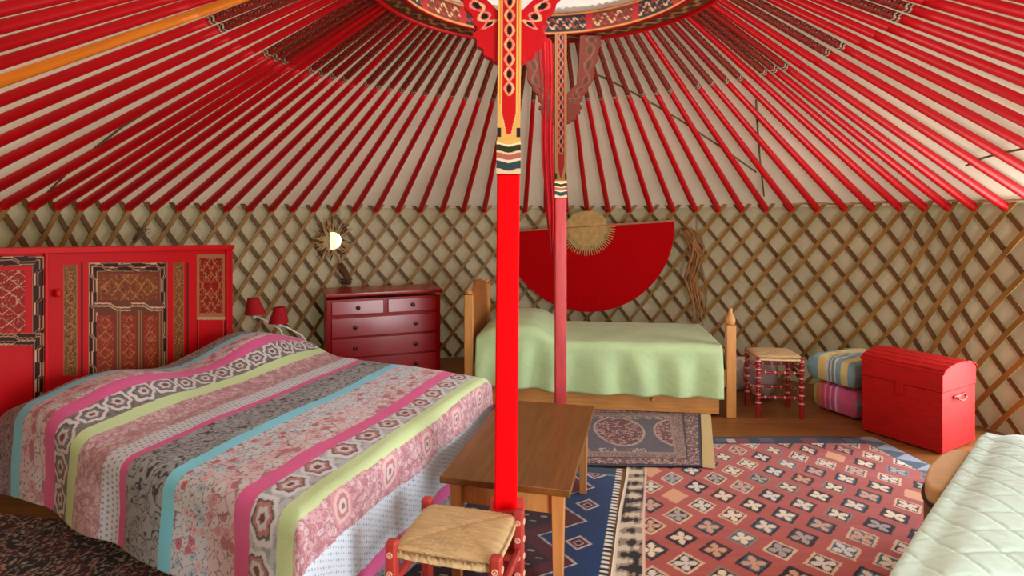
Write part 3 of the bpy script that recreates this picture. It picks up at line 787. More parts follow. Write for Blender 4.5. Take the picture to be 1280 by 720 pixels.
for t_ in (T0 + 0.05, T1 - 0.05):
    X_, Y_ = lx(t_, -0.025); p_ = to_local(np.array(X_), np.array(Y_), np.array(0.1405))[0]
    b = MB(); b.box(p_, (.05, .05, .261)); b.build('post', M_red, hb_, bevel=0.003)

# ---------------------------------------------------------------- coffee table
ta = -radians(13.4); tfl = np.array([-0.315, 2.29])
tdir = np.array([cos(ta), sin(ta)]); tbk = np.array([-sin(ta), cos(ta)])
TW, TL = 0.525, 1.0
tc_ = (np.array([-0.315, 2.295]) + np.array([0.2, 2.18]) + np.array([0.477, 3.16]) + np.array([-0.04, 3.27])) / 4
t = thing('coffee_table', 'low brown wooden coffee table between the double bed and the rugs', 'table', (tc_[0], tc_[1], 0), ta)
b = MB(); b.box((0, 0, 0.446), (TW, TL, 0.028)); b.build('tabletop', M_tabletop, t, bevel=0.004)
for s in (-1, 1):
    b = MB(); b.box((0, s * (TL / 2 - 0.07), 0.383), (TW - 0.14, 0.022, 0.096)); b.build('apron', M_tableleg, t, bevel=0.002)
    b = MB(); b.box((s * (TW / 2 - 0.06), 0, 0.383), (0.022, TL - 0.19, 0.096)); b.build('apron', M_tableleg, t, bevel=0.002)
    for s2 in (-1, 1):
        b = MB(); b.box((s * (TW / 2 - 0.055), s2 * (TL / 2 - 0.065), 0.2208), (0.05, 0.05, 0.4224), taper=0.72); b.build('leg', M_tableleg, t, bevel=0.003)

# ---------------------------------------------------------------- stools
def rush_seat(W, D, z, thick, seed, name, parent, m=M_straw):
    n_ = 44; u = np.linspace(-1, 1, n_)[:, None] * np.ones((1, n_)); v = np.linspace(-1, 1, n_)[None, :] * np.ones((n_, 1))
    X = u * W / 2 * (1 - 0.035 * v ** 2 * 0); Y = v * D / 2
    crn = np.clip((np.abs(u) ** 6 + np.abs(v) ** 6) - 1, 0, 1)
    e = np.maximum(np.abs(u), np.abs(v))
    Z = z + 0.006 * np.cos(u * pi / 2) * np.cos(v * pi / 2) - 0.014 * e ** 10
    cord = np.where(np.abs(u) > np.abs(v), np.sin(Y / D * 2 * pi * 17), np.sin(X / W * 2 * pi * 17))
    Z = Z + 0.0014 * cord - 0.004 * np.exp(-((np.abs(u) - np.abs(v)) / 0.05) ** 2)
    rs = 1 - 0.06 * np.clip(np.abs(u * v) ** 3, 0, 1)
    X = X * rs; Y = Y * rs
    V = np.stack([X, Y, Z], -1).reshape(-1, 3); Vb = V.copy(); Vb[:, 2] = z - thick
    idx = list(range(0, n_)) + [i * n_ + n_ - 1 for i in range(1, n_)] + [(n_ - 1) * n_ + j for j in range(n_ - 2, -1, -1)] + [i * n_ for i in range(n_ - 2, 0, -1)]
    N_ = n_ * n_
    sk = np.array([(idx[i], idx[(i + 1) % len(idx)], N_ + idx[(i + 1) % len(idx)], N_ + idx[i]) for i in range(len(idx))])[:, ::-1]
    return link(name, fastmesh(name, np.concatenate([V, Vb]), np.concatenate([gridquads(n_, n_), gridquads(n_, n_, N_, flip=True), sk])), m, parent)
M_stred = mat('brick_red_paint', rgb(176, 56, 48), 0.5, 0.1, 40, 0.18, 9)
M_rose = mat('pale_rosette_paint', rgb(232, 176, 150), 0.6)
# near stool
sa = -radians(14.5); sW, sD = 0.345, 0.285
sc0 = (np.array([-.381, 1.83]) + np.array([-.046, 1.753]) + np.array([-.311, 2.095]) + np.array([.0226, 2.03])) / 4
st_ = thing('rush_stool', 'square stool with woven rush seat and brick red legs before the near centre pole', 'stool', (sc0[0], sc0[1], 0), sa)
rush_seat(sW + 0.0, sD + 0.02, 0.458, 0.04, 1, 'seat', st_)
for sx in (-1, 1):
    for sy in (-1, 1):
        b = MB(); cx_, cy_ = sx * sW / 2, sy * sD / 2; hl = 0.47
        b.box((cx_, cy_, 0.012 + (hl - 0.012) / 2), (0.037, 0.037, hl - 0.012)); lg = b.build('leg', M_stred, st_, bevel=0.009, seg=3)
        for zr in (0.43, 0.37, 0.31, 0.25, 0.19, 0.13):
            b = MB()
            for (nx_, ny_) in ((0, -1), (sx, 0)):
                px_, py_ = cx_ + nx_ * 0.0188, cy_ + ny_ * 0.0188
                ring = [(px_ + (0.0085 * cos(q_) if ny_ else 0), py_ + (0.0085 * cos(q_) if nx_ else 0), zr + 0.0085 * sin(q_)) for q_ in np.linspace(0, 2 * pi, 11)]
                b.tube(ring, 0.0026, 5, caps=False)
                b.box((px_, py_, zr), (0.007, 0.007, 0.007))
            b.build('rosette', M_rose, lg)
for z_, o_ in ((0.16, 0.0), (0.30, 0.0)):
    for s in (-1, 1):
        b = MB(); b.box((0, s * sD / 2, z_), (sW - 0.034, 0.02, 0.026)); b.build('stretcher', M_stred, st_, bevel=0.004)
        b = MB(); b.box((s * sW / 2, 0, z_ + 0.03), (0.02, sD - 0.034, 0.026)); b.build('stretcher', M_stred, st_, bevel=0.004)
# far stool with beaded legs
M_beadred = mat('dark_red_lacquer', rgb(150, 26, 30), 0.35, 0.05, 30, 0.12, 8, coat=0.3)
M_beadpale = mat('pale_bead_paint', rgb(222, 170, 160), 0.5)
fa_ = thing('rush_stool', 'small stool with rush seat and beaded dark red legs beside the pine bed', 'stool', (2.005, 4.42, 0), radians(-6))
fW, fD = 0.31, 0.28
rush_seat(fW + 0.03, fD + 0.03, 0.462, 0.035, 2, 'seat', fa_)
for sx in (-1, 1):
    for sy in (-1, 1):
        prof = []; pale = MB(); z = 0.0
        prof.append((0.017, 0.0)); prof.append((0.018, 0.09))
        for k in range(11):
            z0 = 0.095 + k * 0.031
            prof += [(0.012, z0), (0.019, z0 + 0.011), (0.019, z0 + 0.02), (0.012, z0 + 0.0305)]
        prof += [(0.016, 0.445), (0.012, 0.452)]
        b = MB(); b.lathe(prof, 14, (sx * fW / 2, sy * fD / 2, 0)); lg = b.build('leg', M_beadred, fa_, smooth=True)
        for k in range(0, 11, 2):
            z0 = 0.095 + k * 0.031 + 0.0155
            b = MB(); b.lathe([(0.0175, z0 - 0.006), (0.0202, z0 - 0.004), (0.0202, z0 + 0.004), (0.0175, z0 + 0.006)], 14, (sx * fW / 2, sy * fD / 2, 0)); b.build('bead', M_beadpale, lg, smooth=True)
def beaded_bar(p0, p1, name='stretcher'):
    pts, rr2 = [], []
    for k in range(25):
        f = k / 24; pts.append(np.array(p0) + (np.array(p1) - np.array(p0)) * f); rr2.append(0.0075 + 0.004 * (sin(f * pi * 9) ** 2))
    b = MB(); b.tube(pts, rr2, 10); o_ = b.build(name, M_beadred, fa_, smooth=True)
    for k in range(1, 9, 2):
        f = (k + 0.5) / 9.0; c0 = np.array(p0) + (np.array(p1) - np.array(p0)) * f; d0 = (np.array(p1) - np.array(p0)) / np.linalg.norm(np.array(p1) - np.array(p0))
        b = MB(); b.tube([c0 - d0 * 0.006, c0 - d0 * 0.003, c0 + d0 * 0.003, c0 + d0 * 0.006], [0.0095, 0.0125, 0.0125, 0.0095], 10); b.build('bead', M_beadpale, o_, smooth=True)
for z_ in (0.15, 0.335):
    for s in (-1, 1):
        beaded_bar((-fW / 2, s * fD / 2, z_), (fW / 2, s * fD / 2, z_))
        beaded_bar((s * fW / 2, -fD / 2, z_ + 0.03), (s * fW / 2, fD / 2, z_ + 0.03))

def blob(name, c, size, m, seed, nu=28, nv=18, amp=0.14, flat=True):
    th_ = np.linspace(0, 2 * pi, nu, endpoint=False)[:, None] * np.ones((1, nv)); ph_ = np.linspace(-pi / 2 + 0.02, pi / 2 - 0.02, nv)[None, :] * np.ones((nu, 1))
    r_ = 1 + amp * (vnoise(np.cos(th_) * 2 + 5 + ph_, np.sin(th_) * 2 + ph_ * 1.5 + 7, seed) - 0.5) * 2 + amp * 0.5 * np.sin(th_ * 5 + ph_ * 4)
    X = r_ * np.cos(th_) * np.cos(ph_); Y = r_ * np.sin(th_) * np.cos(ph_); Z = r_ * np.sin(ph_)
    V = np.stack([c[0] + X * size[0], c[1] + Y * size[1], np.maximum(c[2] + Z * size[2], 0.004)], -1).reshape(-1, 3)
    return link(name, fastmesh(name, V, gridquads(nu, nv, wrapu=True)), m)
tag(blob('cloth_pouch', (2.05, 4.74, 0.20), (0.13, 0.10, 0.20), mat('grey_felt', rgb(160, 138, 130), 0.9, 0.4, 40, 0.15, 10), 4), 'grey lumpy cloth pouch on the floor behind the far stool', 'bag')
tag(blob('crumpled_cloth', (1.985, 4.98, 0.12), (0.125, 0.075, 0.13), mat('white_linen', rgb(206, 198, 188), 0.9, 0.5, 30, 0.1, 10), 9, amp=0.25), 'crumpled white cloth on the floor between pine bed and far stool', 'cloth')

# ---------------------------------------------------------------- chest of drawers
dl = np.array(P(418, 362, 0.82)); drz = radians(21.5)
kd = 0.00727
dcx, dcy = (482 - 640) * kd, 720 * kd
t = thing('chest_of_drawers', 'glossy red chest of drawers behind the double bed, under the sun mirror', 'chest of drawers', (dcx, dcy, 0), drz)
dW, dD, dH = 1.02, 0.42, 0.82
M_gloss = mat('glossy_red_lacquer', rgb(166, 2, 12), 0.30, 0.03, 12, 0.06, 4, coat=0.28, spec=0.3)
b = MB(); b.box((0, dD / 2, 0.40), (dW, dD, 0.72)); b.build('carcass', M_gloss, t, bevel=0.004)
b = MB(); b.box((0, dD / 2 - 0.01, dH - 0.018), (dW + 0.03, dD + 0.03, 0.034)); b.build('top', M_gloss, t, bevel=0.006)
b = MB(); b.box((0, dD / 2, 0.025), (dW - 0.06, dD - 0.05, 0.05)); b.build('plinth', M_gloss, t, bevel=0.004)
dark_knob = mat('dark_wood_knob', rgb(60, 14, 16), 0.3)
def drawer(x0, x1, z0, z1, ks):
    b = MB(); b.prism([(0.004, z0), (-0.026, z0), (-0.026 + (z1 - z0) * 0.088, z1), (0.004, z1)], 'x', x0, x1); o_ = b.build('drawer', M_gloss, t, bevel=0.004)
    for kx in ks:
        b = MB(); b.tube([(kx, -0.02, (z0 + z1) / 2), (kx, -0.03, (z0 + z1) / 2), (kx, -0.034, (z0 + z1) / 2), (kx, -0.046, (z0 + z1) / 2), (kx, -0.05, (z0 + z1) / 2)], [.008, .009, .018, .018, .01], 12); b.build('knob', dark_knob, o_, smooth=True)
drawer(-0.47, -0.02, 0.625, 0.745, (-0.245,)); drawer(0.02, 0.47, 0.625, 0.745, (0.245,))
for z0 in (0.43, 0.245, 0.065): drawer(-0.47, 0.47, z0, z0 + 0.165, (-0.27, 0.27))

# ---------------------------------------------------------------- single bed
SX0, SX1, SY0, SY1 = -0.39, 1.66, 4.26, 5.14; BYAW = -radians(7)
def brot(x, y):
    dx, dy = x - 1.66, y - 4.26; return np.array([1.66 + dx * cos(BYAW) - dy * sin(BYAW), 4.26 + dx * sin(BYAW) + dy * cos(BYAW)])
t = thing('single_bed', 'pine single bed with arched head standing below the red fan', 'bed', (*brot((SX0 + SX1) / 2, (SY0 + SY1) / 2), 0), BYAW)
cx_, cy_ = (SX0 + SX1) / 2, (SY0 + SY1) / 2; hx, hy = (SX1 - SX0) / 2, (SY1 - SY0) / 2
def finial(prof, x, y, z, m, parent):
    b = MB(); b.lathe(prof, 16, (x, y, z)); b.build('finial', m, parent, smooth=True)
BALL = [(0.020, 0), (0.030, 0.004), (0.033, 0.014), (0.037, 0.03), (0.034, 0.05), (0.024, 0.066), (0.016, 0.09), (0.013, 0.10), (0.016, 0.108), (0.013, 0.12), (0.004, 0.126)]
for s in (-1, 1):
    b = MB(); b.box((-hx + 0.035, s * (hy - 0.033), 0.44), (0.07, 0.066, 0.88)); o_ = b.build('post', M_pinez, t, bevel=0.006)
    finial([(.018, 0), (.028, .006), (.026, .02), (.012, .034), (.003, .038)], -hx + 0.035, s * (hy - 0.033), 0.88, M_pinez, o_)
    hp_ = 0.69 if s < 0 else 0.46
    b = MB(); b.box((hx - 0.035, s * (hy - 0.033), hp_ / 2), (0.07, 0.066, hp_)); o_ = b.build('post', M_pinez, t, bevel=0.006)
    if s < 0: finial(BALL, hx - 0.035, s * (hy - 0.033), 0.69, M_pinez, o_)
out = [(-hy + 0.06, 0.30)] + [(yy, 0.80 + 0.16 * cos(yy / (hy - 0.06) * pi / 2) ** 0.8) for yy in np.linspace(-hy + 0.061, hy - 0.061, 25)] + [(hy - 0.06, 0.30)]
b = MB(); b.prism(out, 'x', -hx + 0.018, -hx + 0.048); b.build('headboard', mat('honey_pine_panel', rgb(176, 104, 46), 0.4, 0.05, 30, 0.15, 5, stretch=(12, 1, 12), coat=0.2), t, bevel=0.004)
b = MB(); b.box((hx - 0.035, 0, 0.32), (0.03, 2 * hy - 0.12, 0.26)); b.build('footboard', M_pine, t, bevel=0.004)
for s in (-1, 1):
    b = MB(); b.box((0, s * (hy - 0.03), 0.29), (2 * hx - 0.14, 0.026, 0.13)); b.build('side_rail', M_pine, t, bevel=0.003)
b = MB(); b.box((0, 0, 0.39), (2 * hx - 0.15, 2 * hy - 0.09, 0.26)); b.build('mattress', M_mattress, t, bevel=0.03, seg=3)
b = MB(); b.box((-0.03, 0, 0.105), (1.87, 2 * hy - 0.02, 0.16)); o_ = b.build('underbed_drawer', M_pine, t, bevel=0.004)
b = MB(); b.tube([(0.42, -hy - 0.0, 0.125), (0.42, -hy - 0.012, 0.125), (0.42, -hy - 0.016, 0.125), (0.42, -hy - 0.028, 0.125)], [.008, .009, .016, .010], 12); b.build('knob', M_pine, o_, smooth=True)
def mint_h(U, V):
    return 0.13 * np.exp(-((U - 0.30) / 0.26) ** 4) * (0.55 + 0.45 * np.cos((V - 0.42) / 0.5)) + 0.012 * (fbm(U * 5, V * 5, 31) - .45)
mint = mat('mint_cotton', rgb(192, 222, 168), 0.85, 0.35, 14, 0.06, 5, spec=0.15, sheen=0.2, bdist=0.02)
o = drape('bedspread', brot(SX0 + 0.11, SY0 + 0.035), np.array([cos(BYAW), sin(BYAW)]), np.array([-sin(BYAW), cos(BYAW)]), SX1 - SX0 - 0.215, SY1 - SY0 - 0.07, 0.012, 0.012, 0.41, 0.30, 0.535, mint_h, None, mint, 0.014, 0.055, 0.04, seed=5, wob=0.026, wf=21)
tag(o, 'pale mint green bedspread draped over the pine single bed', 'bedspread')

# ---------------------------------------------------------------- wall fan
hubx, huby, hubh = 0.765, 5.925, 1.385
t = thing('wall_fan', 'huge open red folding fan hung on the lattice above the pine bed', 'fan', (hubx, huby, hubh)); t.rotation_euler = (0, radians(-3.9), radians(-10.6))
RF, RI = 0.875, 0.24
M_fan = mat('red_fan_paper', rgb(186, 0, 8), 0.8, 0.1, 40, 0.04, 6, spec=0.08)
nf = 72; V = []; 
angs = np.linspace(pi, 2 * pi, nf + 1)
for i, a_ in enumerate(angs):
    yo = 0.0012 if i % 2 else -0.0012
    for r_ in np.linspace(RI, RF, 5): V.append((r_ * cos(a_), yo * (0.4 + 0.6 * r_ / RF) + 0.02, r_ * sin(a_)))
leaf = link('leaf', fastmesh('leaf', np.array(V), gridquads(nf + 1, 5), smooth=False), M_fan, t)
leaf.modifiers.new('thick', 'SOLIDIFY').thickness = 0.002
M_bamboo = mat('pale_bamboo', rgb(200, 166, 104), 0.55, 0.1, 40, 0.15, 12)
for i in range(34):
    a_ = pi + (i + 0.5) * pi / 34
    b = MB(); c_, s_ = cos(a_), sin(a_); n_ = (-s_, c_)
    vs = []
    for r_, w_ in ((0.02, 0.004), (0.20, 0.007), (0.295, 0.0025)):
        for sg in (-1, 1):
            for yy in (0.004, 0.010): vs.append((r_ * c_ + sg * w_ * n_[0], yy, r_ * s_ + sg * w_ * n_[1]))
    b.add(vs, [(0, 1, 3, 2), (8, 10, 11, 9)] + [f for k in (0, 4) for f in ((k, k + 2, k + 6, k + 4), (k + 1, k + 5, k + 7, k + 3), (k, k + 4, k + 5, k + 1), (k + 2, k + 3, k + 7, k + 6))])
    b.build('rib', M_bamboo, t)
b = MB(); 
for s in (-1, 1): b.box((s * 0.45, 0.012, 0.008), (0.88, 0.02, 0.022))
b.build('guard_stick', mat('reddish_bamboo', rgb(178, 104, 70), 0.5, 0.05, 30, 0.1, 6), t, bevel=0.003)
b = MB(); n2 = 24
b.prism([(0.215 * cos(a_), 0.012 + 0.155 * sin(a_)) for a_ in np.linspace(0, pi, n2)], 'y', 0.0, 0.014); b.build('ribs_end', mat('straw_tan', rgb(196, 160, 96), 0.7, 0.5, 40, 0.2, 18), t, bevel=0.002)
b = MB(); b.prism([(0.195 * cos(a_), 0.195 * sin(a_)) for a_ in np.linspace(pi, 2 * pi, n2)], 'y', -0.004, 0.006); b.build('hub', mat('straw_tan', None), t, bevel=0.002)

# ---------------------------------------------------------------- sun mirror with driftwood rays
mx_, my_ = wallpt(415.5, 3.30); mh = EYE - (301 - HY) * my_ / F
mp_ = np.array([mx_, my_, mh])
to_cam = np.array([0, 0, EYE]) - mp_; to_cam /= np.linalg.norm(to_cam)
AIM = np.array(pol(3.5, PE + 0.155, 0.95))                 # what the middle of the glass reflects: the jamb beside the bright doorway
to_door = AIM - mp_; to_door /= np.linalg.norm(to_door)
nrm = to_cam + to_door; nrm /= np.linalg.norm(nrm)
t = thing('sun_mirror', 'round mirror framed by driftwood rays like a sun on the lattice', 'mirror', tuple(mp_))
t.rotation_euler = (math.asin(-nrm[2]) * -1.0, 0, atan2(nrm[0], -nrm[1]))
MR = 0.086
b = MB(); b.tube([(0, 0.004, 0), (0, -0.006, 0)], MR, 40); 
mg = bpy.data.materials.new('mirror_glass'); mg.use_nodes = True; bs = mg.node_tree.nodes['Principled BSDF']; bs.inputs['Metallic'].default_value = 1; bs.inputs['Roughness'].default_value = 0.02; bs.inputs['Base Color'].default_value = (.70, .93, .72, 1)  # green tint stands in for greenery reflected through the doorway
b.build('glass', mg, t)
b = MB(); b.tube([(0.096 * cos(a_), -0.004, 0.096 * sin(a_)) for a_ in np.linspace(0, 2 * pi, 41)], 0.013, 10); b.build('ring', M_drift, t, smooth=True)
for ring, (cnt, r0, l0, l1, w_, yy) in enumerate(((24, 0.095, 0.07, 0.13, 0.011, 0.012), (30, 0.092, 0.04, 0.075, 0.009, -0.012))):
    for i in range(cnt):
        a_ = 2 * pi * (i + 0.5 * ring) / cnt + random.uniform(-.06, .06); ln = random.uniform(l0, l1) * (1.25 if 0.4 < a_ % (2 * pi) < 2.6 else 1)
        k_ = random.uniform(-.12, .12); b = MB()
        pts = [((r0 + ln * f) * cos(a_ + k_ * f), yy - 0.01 * sin(f * 3), (r0 + ln * f) * sin(a_ + k_ * f)) for f in (0, .35, .7, 1)]
        b.tube(pts, [w_, w_ * .9, w_ * .7, w_ * .25], 7); b.build('ray', M_drift if (i % 3) else M_twig, t, smooth=True)
# driftwood twigs below it, and the sprig on the left wall, and the cane at the lattice seam
def twigs(name, label, cat, pts3, n_, spread, rad_, m):
    b = MB()
    for i in range(n_):
        o0 = np.array([random.uniform(-1, 1), random.uniform(-.3, .3), random.uniform(-1, 1)]) * spread
        pl = [np.array(p) + o0 + np.array([random.uniform(-1, 1), random.uniform(-.2, .2), random.uniform(-1, 1)]) * spread * 0.8 for p in pts3]
        b.tube(pl, [rad_ * random.uniform(.7, 1.2)] * (len(pl) - 1) + [rad_ * 0.3], 6)
    return tag(b.build(name, m, smooth=True), label, cat)
def wp(x, y, r=3.32):
    X, Y = wallpt(x, r); return (X, Y, EYE - (y - HY) * Y / F)
twigs('driftwood_garland', 'brown driftwood twigs hanging on the lattice below the sun mirror', 'driftwood', [wp(424, 331), wp(430, 340), wp(437, 352), wp(428, 352)], 7, 0.022, 0.013, M_twig)
twigs('dried_sprig', 'small dried sprig tucked in the lattice above the carved bed head', 'dried plant', [wp(168, 300), wp(176, 291), wp(186, 286)], 9, 0.02, 0.005, mat('grey_dried_plant', rgb(120, 104, 84), 0.9))
twigs('driftwood_garland', 'brown driftwood sticks and twigs hanging on the lattice beside the red fan', 'driftwood', [wp(858, 288), wp(868, 300), wp(876, 318), wp(868, 345), wp(874, 372), wp(878, 400)], 9, 0.060, 0.013, mat('light_driftwood', rgb(150, 102, 56), 0.8, 0.5, 40, 0.3, 20))

# ---------------------------------------------------------------- reading lamps by the bed head
def lamp(label, x, y, k, tip, lean):
    Yl = 720 * k; Xl = (x - 640) * k; h = EYE - (y - HY) * k
    bx_, by_ = tip
    t = thing('reading_lamp', label, 'lamp', (bx_, by_, 0), 0, 'red reading lamps')
    dx, dy = Xl - bx_, Yl - by_
    b = MB(); b.lathe([(.09, 0), (.09, .012), (.03, .022), (.012, .03)], 24); b.build('base', M_white, t, smooth=True)
    pts = [(0, 0, .02), (0, 0, .25), (dx * .10, dy * .1, .42), (dx * .45, dy * .45, h - .17), (dx * .8, dy * .8, h - .10), (dx, dy, h - .07)]
    b = MB(); b.tube(pts, 0.007, 8); b.build('stem', M_white, t, smooth=True)
    b = MB(); b.lathe([(.012, -.09), (.016, -.085), (.018, -.05), (.014, -.03)], 14, (dx, dy, h)); b.build('socket', M_white, t, smooth=True)
    nn = 28; pr_ = [(.074, -.058), (.040, .062), (.037, .062), (.071, -.058)]
    V = np.array([(r_ * cos(2 * pi * i / nn) + lean * z_, r_ * sin(2 * pi * i / nn), z_) for i in range(nn) for (r_, z_) in pr_]) + np.array([dx, dy, h])
    link('lamp_shade', fastmesh('lamp_shade', V, gridquads(nn, 4, wrapu=True, wrapv=True), smooth=False), mat('red_lamp_fabric', rgb(188, 14, 28), 0.8, 0.2, 60, trans=0.3), t)
lamp('small red-shaded reading lamp beside the headboard, the higher of two', 318, 383, 0.00600, (-1.60, 4.34), -0.15)
lamp('small red-shaded reading lamp, the lower of two by the bed', 349, 394, 0.00606, (-1.50, 4.50), 0.1)

# ---------------------------------------------------------------- trunk, blankets
tv = np.array([0.87, 0.5]); tv /= np.linalg.norm(tv); tu = np.array([-tv[1], tv[0]])
tB = np.array([2.69, 3.60]); TL_, TD_ = 0.49, 0.44
t = thing('trunk', 'red painted wooden trunk with a curved lid standing by the wall', 'trunk', (tB[0], tB[1], 0.010), atan2(tv[1], tv[0]))
# local x along tv (end face), local y along tu (long front)
M_trunk = mat('red_trunk_paint', rgb(176, 20, 17), 0.6, 0.35, 26, 0.12, 7, stretch=(1, 1, 5), bdist=0.006, spec=0.2)
b = MB(); b.box((TD_ / 2, TL_ / 2, 0.19), (TD_, TL_, 0.38)); b.build('body', M_trunk, t, bevel=0.005)
n2 = 9; arcp = [(TD_ / 2 - (TD_ / 2 + 0.004) * cos(a_), 0.492 + 0.055 * sin(a_)) for a_ in np.linspace(0, pi, n2)]
out = [(-0.004, 0.383)] + arcp + [(TD_ + 0.004, 0.383)]
b = MB(); b.prism(out, 'y', -0.004, TL_ + 0.004); lid = b.build('lid', M_trunk, t, bevel=0.003)
for k in range(n2 - 1):
    (x0, z0), (x1, z1) = arcp[k], arcp[k + 1]
    b = MB(); l_ = sqrt((x1 - x0) ** 2 + (z1 - z0) ** 2); nx_, nz_ = -(z1 - z0) / l_, (x1 - x0) / l_
    if nz_ < 0: nx_, nz_ = -nx_, -nz_
    e = 0.06
    q_ = [(x0 + (x1 - x0) * e, z0 + (z1 - z0) * e), (x1 - (x1 - x0) * e, z1 - (z1 - z0) * e)]
    b.prism([q_[0], q_[1], (q_[1][0] + nx_ * .007, q_[1][1] + nz_ * .007), (q_[0][0] + nx_ * .007, q_[0][1] + nz_ * .007)], 'y', -0.012, TL_ + 0.012); b.build('slat', M_trunk, lid, bevel=0.002)
b = MB(); hx0 = 0.21
b.tube([(hx0 - .06, -0.004, .335), (hx0 - .055, -0.022, .330), (hx0 - .02, -0.026, .315), (hx0 + .02, -0.026, .315), (hx0 + .055, -0.022, .330), (hx0 + .06, -0.004, .335)], 0.007, 8)
b.box((hx0, -0.006, .337), (.15, .01, .018)); b.build('handle', mat('dark_red_metal', rgb(150, 24, 24), 0.5), t, smooth=False)
b = MB(); b.box((-0.007, TL_ / 2, 0.36), (0.012, 0.05, 0.09)); b.build('latch', M_trunk, t, bevel=0.003)

def stack_pillow(name, label, cat, c, W_, D_, z0, z1, rz, colf, seed, bulge=0.02):
    n_ = 60; u = np.linspace(-1, 1, n_)[:, None] * np.ones((1, n_)); v = np.linspace(-1, 1, n_)[None, :] * np.ones((n_, 1))
    e = (1 - np.clip(np.abs(u), 0, 1) ** 9) * (1 - np.clip(np.abs(v), 0, 1) ** 9)
    mid = (z0 + z1) / 2; hh_ = (z1 - z0) / 2
    k = np.abs(e) ** 0.22
    wr = 0.006 * np.sin(v * 9 + fbm(u * 3 + 4, v * 3 + 4, seed) * 8)
    sx = W_ / 2; sy = D_ / 2
    top = mid + hh_ * k + wr * k + bulge * np.cos(u * 1.5) * np.cos(v * 1.5) * k; bot = mid - hh_ * k
    Vt = np.stack([u * sx, v * sy, top], -1).reshape(-1, 3); Vb = np.stack([u * sx, v * sy, bot], -1).reshape(-1, 3)
    cl = colf(u, v).reshape(-1, 3)
    o_ = link(name, fastmesh(name, np.concatenate([Vt, Vb]), np.concatenate([gridquads(n_, n_), gridquads(n_, n_, n_ * n_, flip=True)]), np.concatenate([cl, cl])), M_cloth)
    o_.location = (c[0], c[1], 0); o_.rotation_euler = (0, 0, rz)
    return tag(o_, label, cat)
def stripes(seq):
    def f(u, v):
        c = base(u.shape, nrgb(150, 176, 180)); s = (1 - v) / 2
        for a_, b_, cl in seq: c = mixc(c, (s >= a_) & (s < b_), nrgb(*cl))
        return c
    return f
teal, yel, whi = (128, 170, 178), (222, 206, 130), (206, 212, 206)
bc = (2.66, 4.45); brz = atan2(tv[1], tv[0]) - 0.12
stack_pillow('folded_blanket', 'folded blanket with pink and yellow stripes, lowest in the pile beside the trunk', 'blanket', bc, 0.50, 0.36, 0.004, 0.222, brz,
             stripes([(0, .07, (196, 196, 120)), (.07, .2, (206, 130, 96)), (.2, .28, (214, 92, 120)), (.28, .32, (226, 150, 170)), (.32, .4, (206, 84, 130)), (.4, .44, (230, 170, 190)), (.44, .52, (196, 84, 140)), (.52, .56, (230, 180, 200)), (.56, 1, (206, 96, 140))]), 3, 0.0)
stack_pillow('folded_blanket', 'folded blanket with teal and yellow stripes on top of the pile beside the trunk', 'blanket', (bc[0] - 0.01, bc[1]), 0.56, 0.40, 0.232, 0.430, brz,
             stripes([(0, .24, teal), (.24, .40, yel), (.40, .46, whi), (.46, .5, (110, 150, 140)), (.5, .54, whi), (.54, .58, (120, 156, 150)), (.58, .62, whi), (.62, .72, teal), (.72, .86, yel), (.86, 1, teal)]), 5, 0.012)

# ---------------------------------------------------------------- daybed by the right wall
de = np.array([1.18, 1.11]); de /= np.linalg.norm(de); dn = np.array([de[1], -de[0]])     # along, and to the right
d0 = np.array([2.335, 2.775])                        # far corner, left side
DLn, DWd = 1.95, 0.90
drot = atan2(-dn[1], -dn[0]) + pi                  # local x = dn
t = thing('daybed', 'low daybed with a dark wooden base under the mint quilted cover', 'bed', (d0[0], d0[1], 0), atan2(dn[1], dn[0]))
# local x: to the right (dn), local y: along de (backwards from the camera); far corner at origin, bed towards -y
M_dk = mat('dark_brown_wood', rgb(104, 76, 46), 0.6, 0.1, 30, 0.15, 6)
def rrect(x0, y0, x1, y1, r_, n_=7):
    o_ = []
    for (cx0, cy0, a0) in ((x1 - r_, y1 - r_, 0), (x0 + r_, y1 - r_, pi / 2), (x0 + r_, y0 + r_, pi), (x1 - r_, y0 + r_, 1.5 * pi)):
        for i in range(n_): o_.append((cx0 + r_ * cos(a0 + i * pi / 2 / (n_ - 1)), cy0 + r_ * sin(a0 + i * pi / 2 / (n_ - 1))))
    return o_
b = MB(); b.prism(rrect(0.02, -DLn, DWd - 0.02, -0.02, 0.08), 'z', 0.10, 0.30); b.build('base', M_dk, t, bevel=0.006)
for (x_, y_) in ((.1, -.12), (DWd - .1, -.12), (.1, -DLn + .12), (DWd - .1, -DLn + .12)):
    b = MB(); b.lathe([(.025, 0.012), (.032, .1)], 14, (x_, y_, 0)); b.build('leg', M_dk, t, smooth=True)
b = MB(); b.prism(rrect(0.02, -DLn, DWd - 0.02, -0.02, 0.09), 'z', 0.302, 0.468); b.build('mattress', M_mattress, t, bevel=0.03, seg=3)
def cover_h(U, V): 
    a1 = np.abs(((U + V) / 0.17) % 1 - .5); a2 = np.abs(((U - V) / 0.17) % 1 - .5)
    groove = np.exp(-((.5 - np.maximum(a1, a2)) / 0.05) ** 2)
    leafs = np.abs(np.sin(U * 55 + 6 * fbm(U * 6, V * 6, 3))) * 0.0022
    rough = 0.016 * (fbm(U * 4, V * 4, 51) - .45)
    rim = -0.03 * np.exp(-(V / 0.06) ** 2) - 0.03 * np.exp(-((V - DWd) / .06) ** 2) - 0.03 * np.exp(-(U / 0.08) ** 2)
    return -0.0055 * groove + leafs + rough + rim
mint2 = mat('pale_mint_quilting', rgb(204, 232, 220), 0.8, 0.4, 26, 0.05, 6, spec=0.2, sheen=0.2, bdist=0.01)
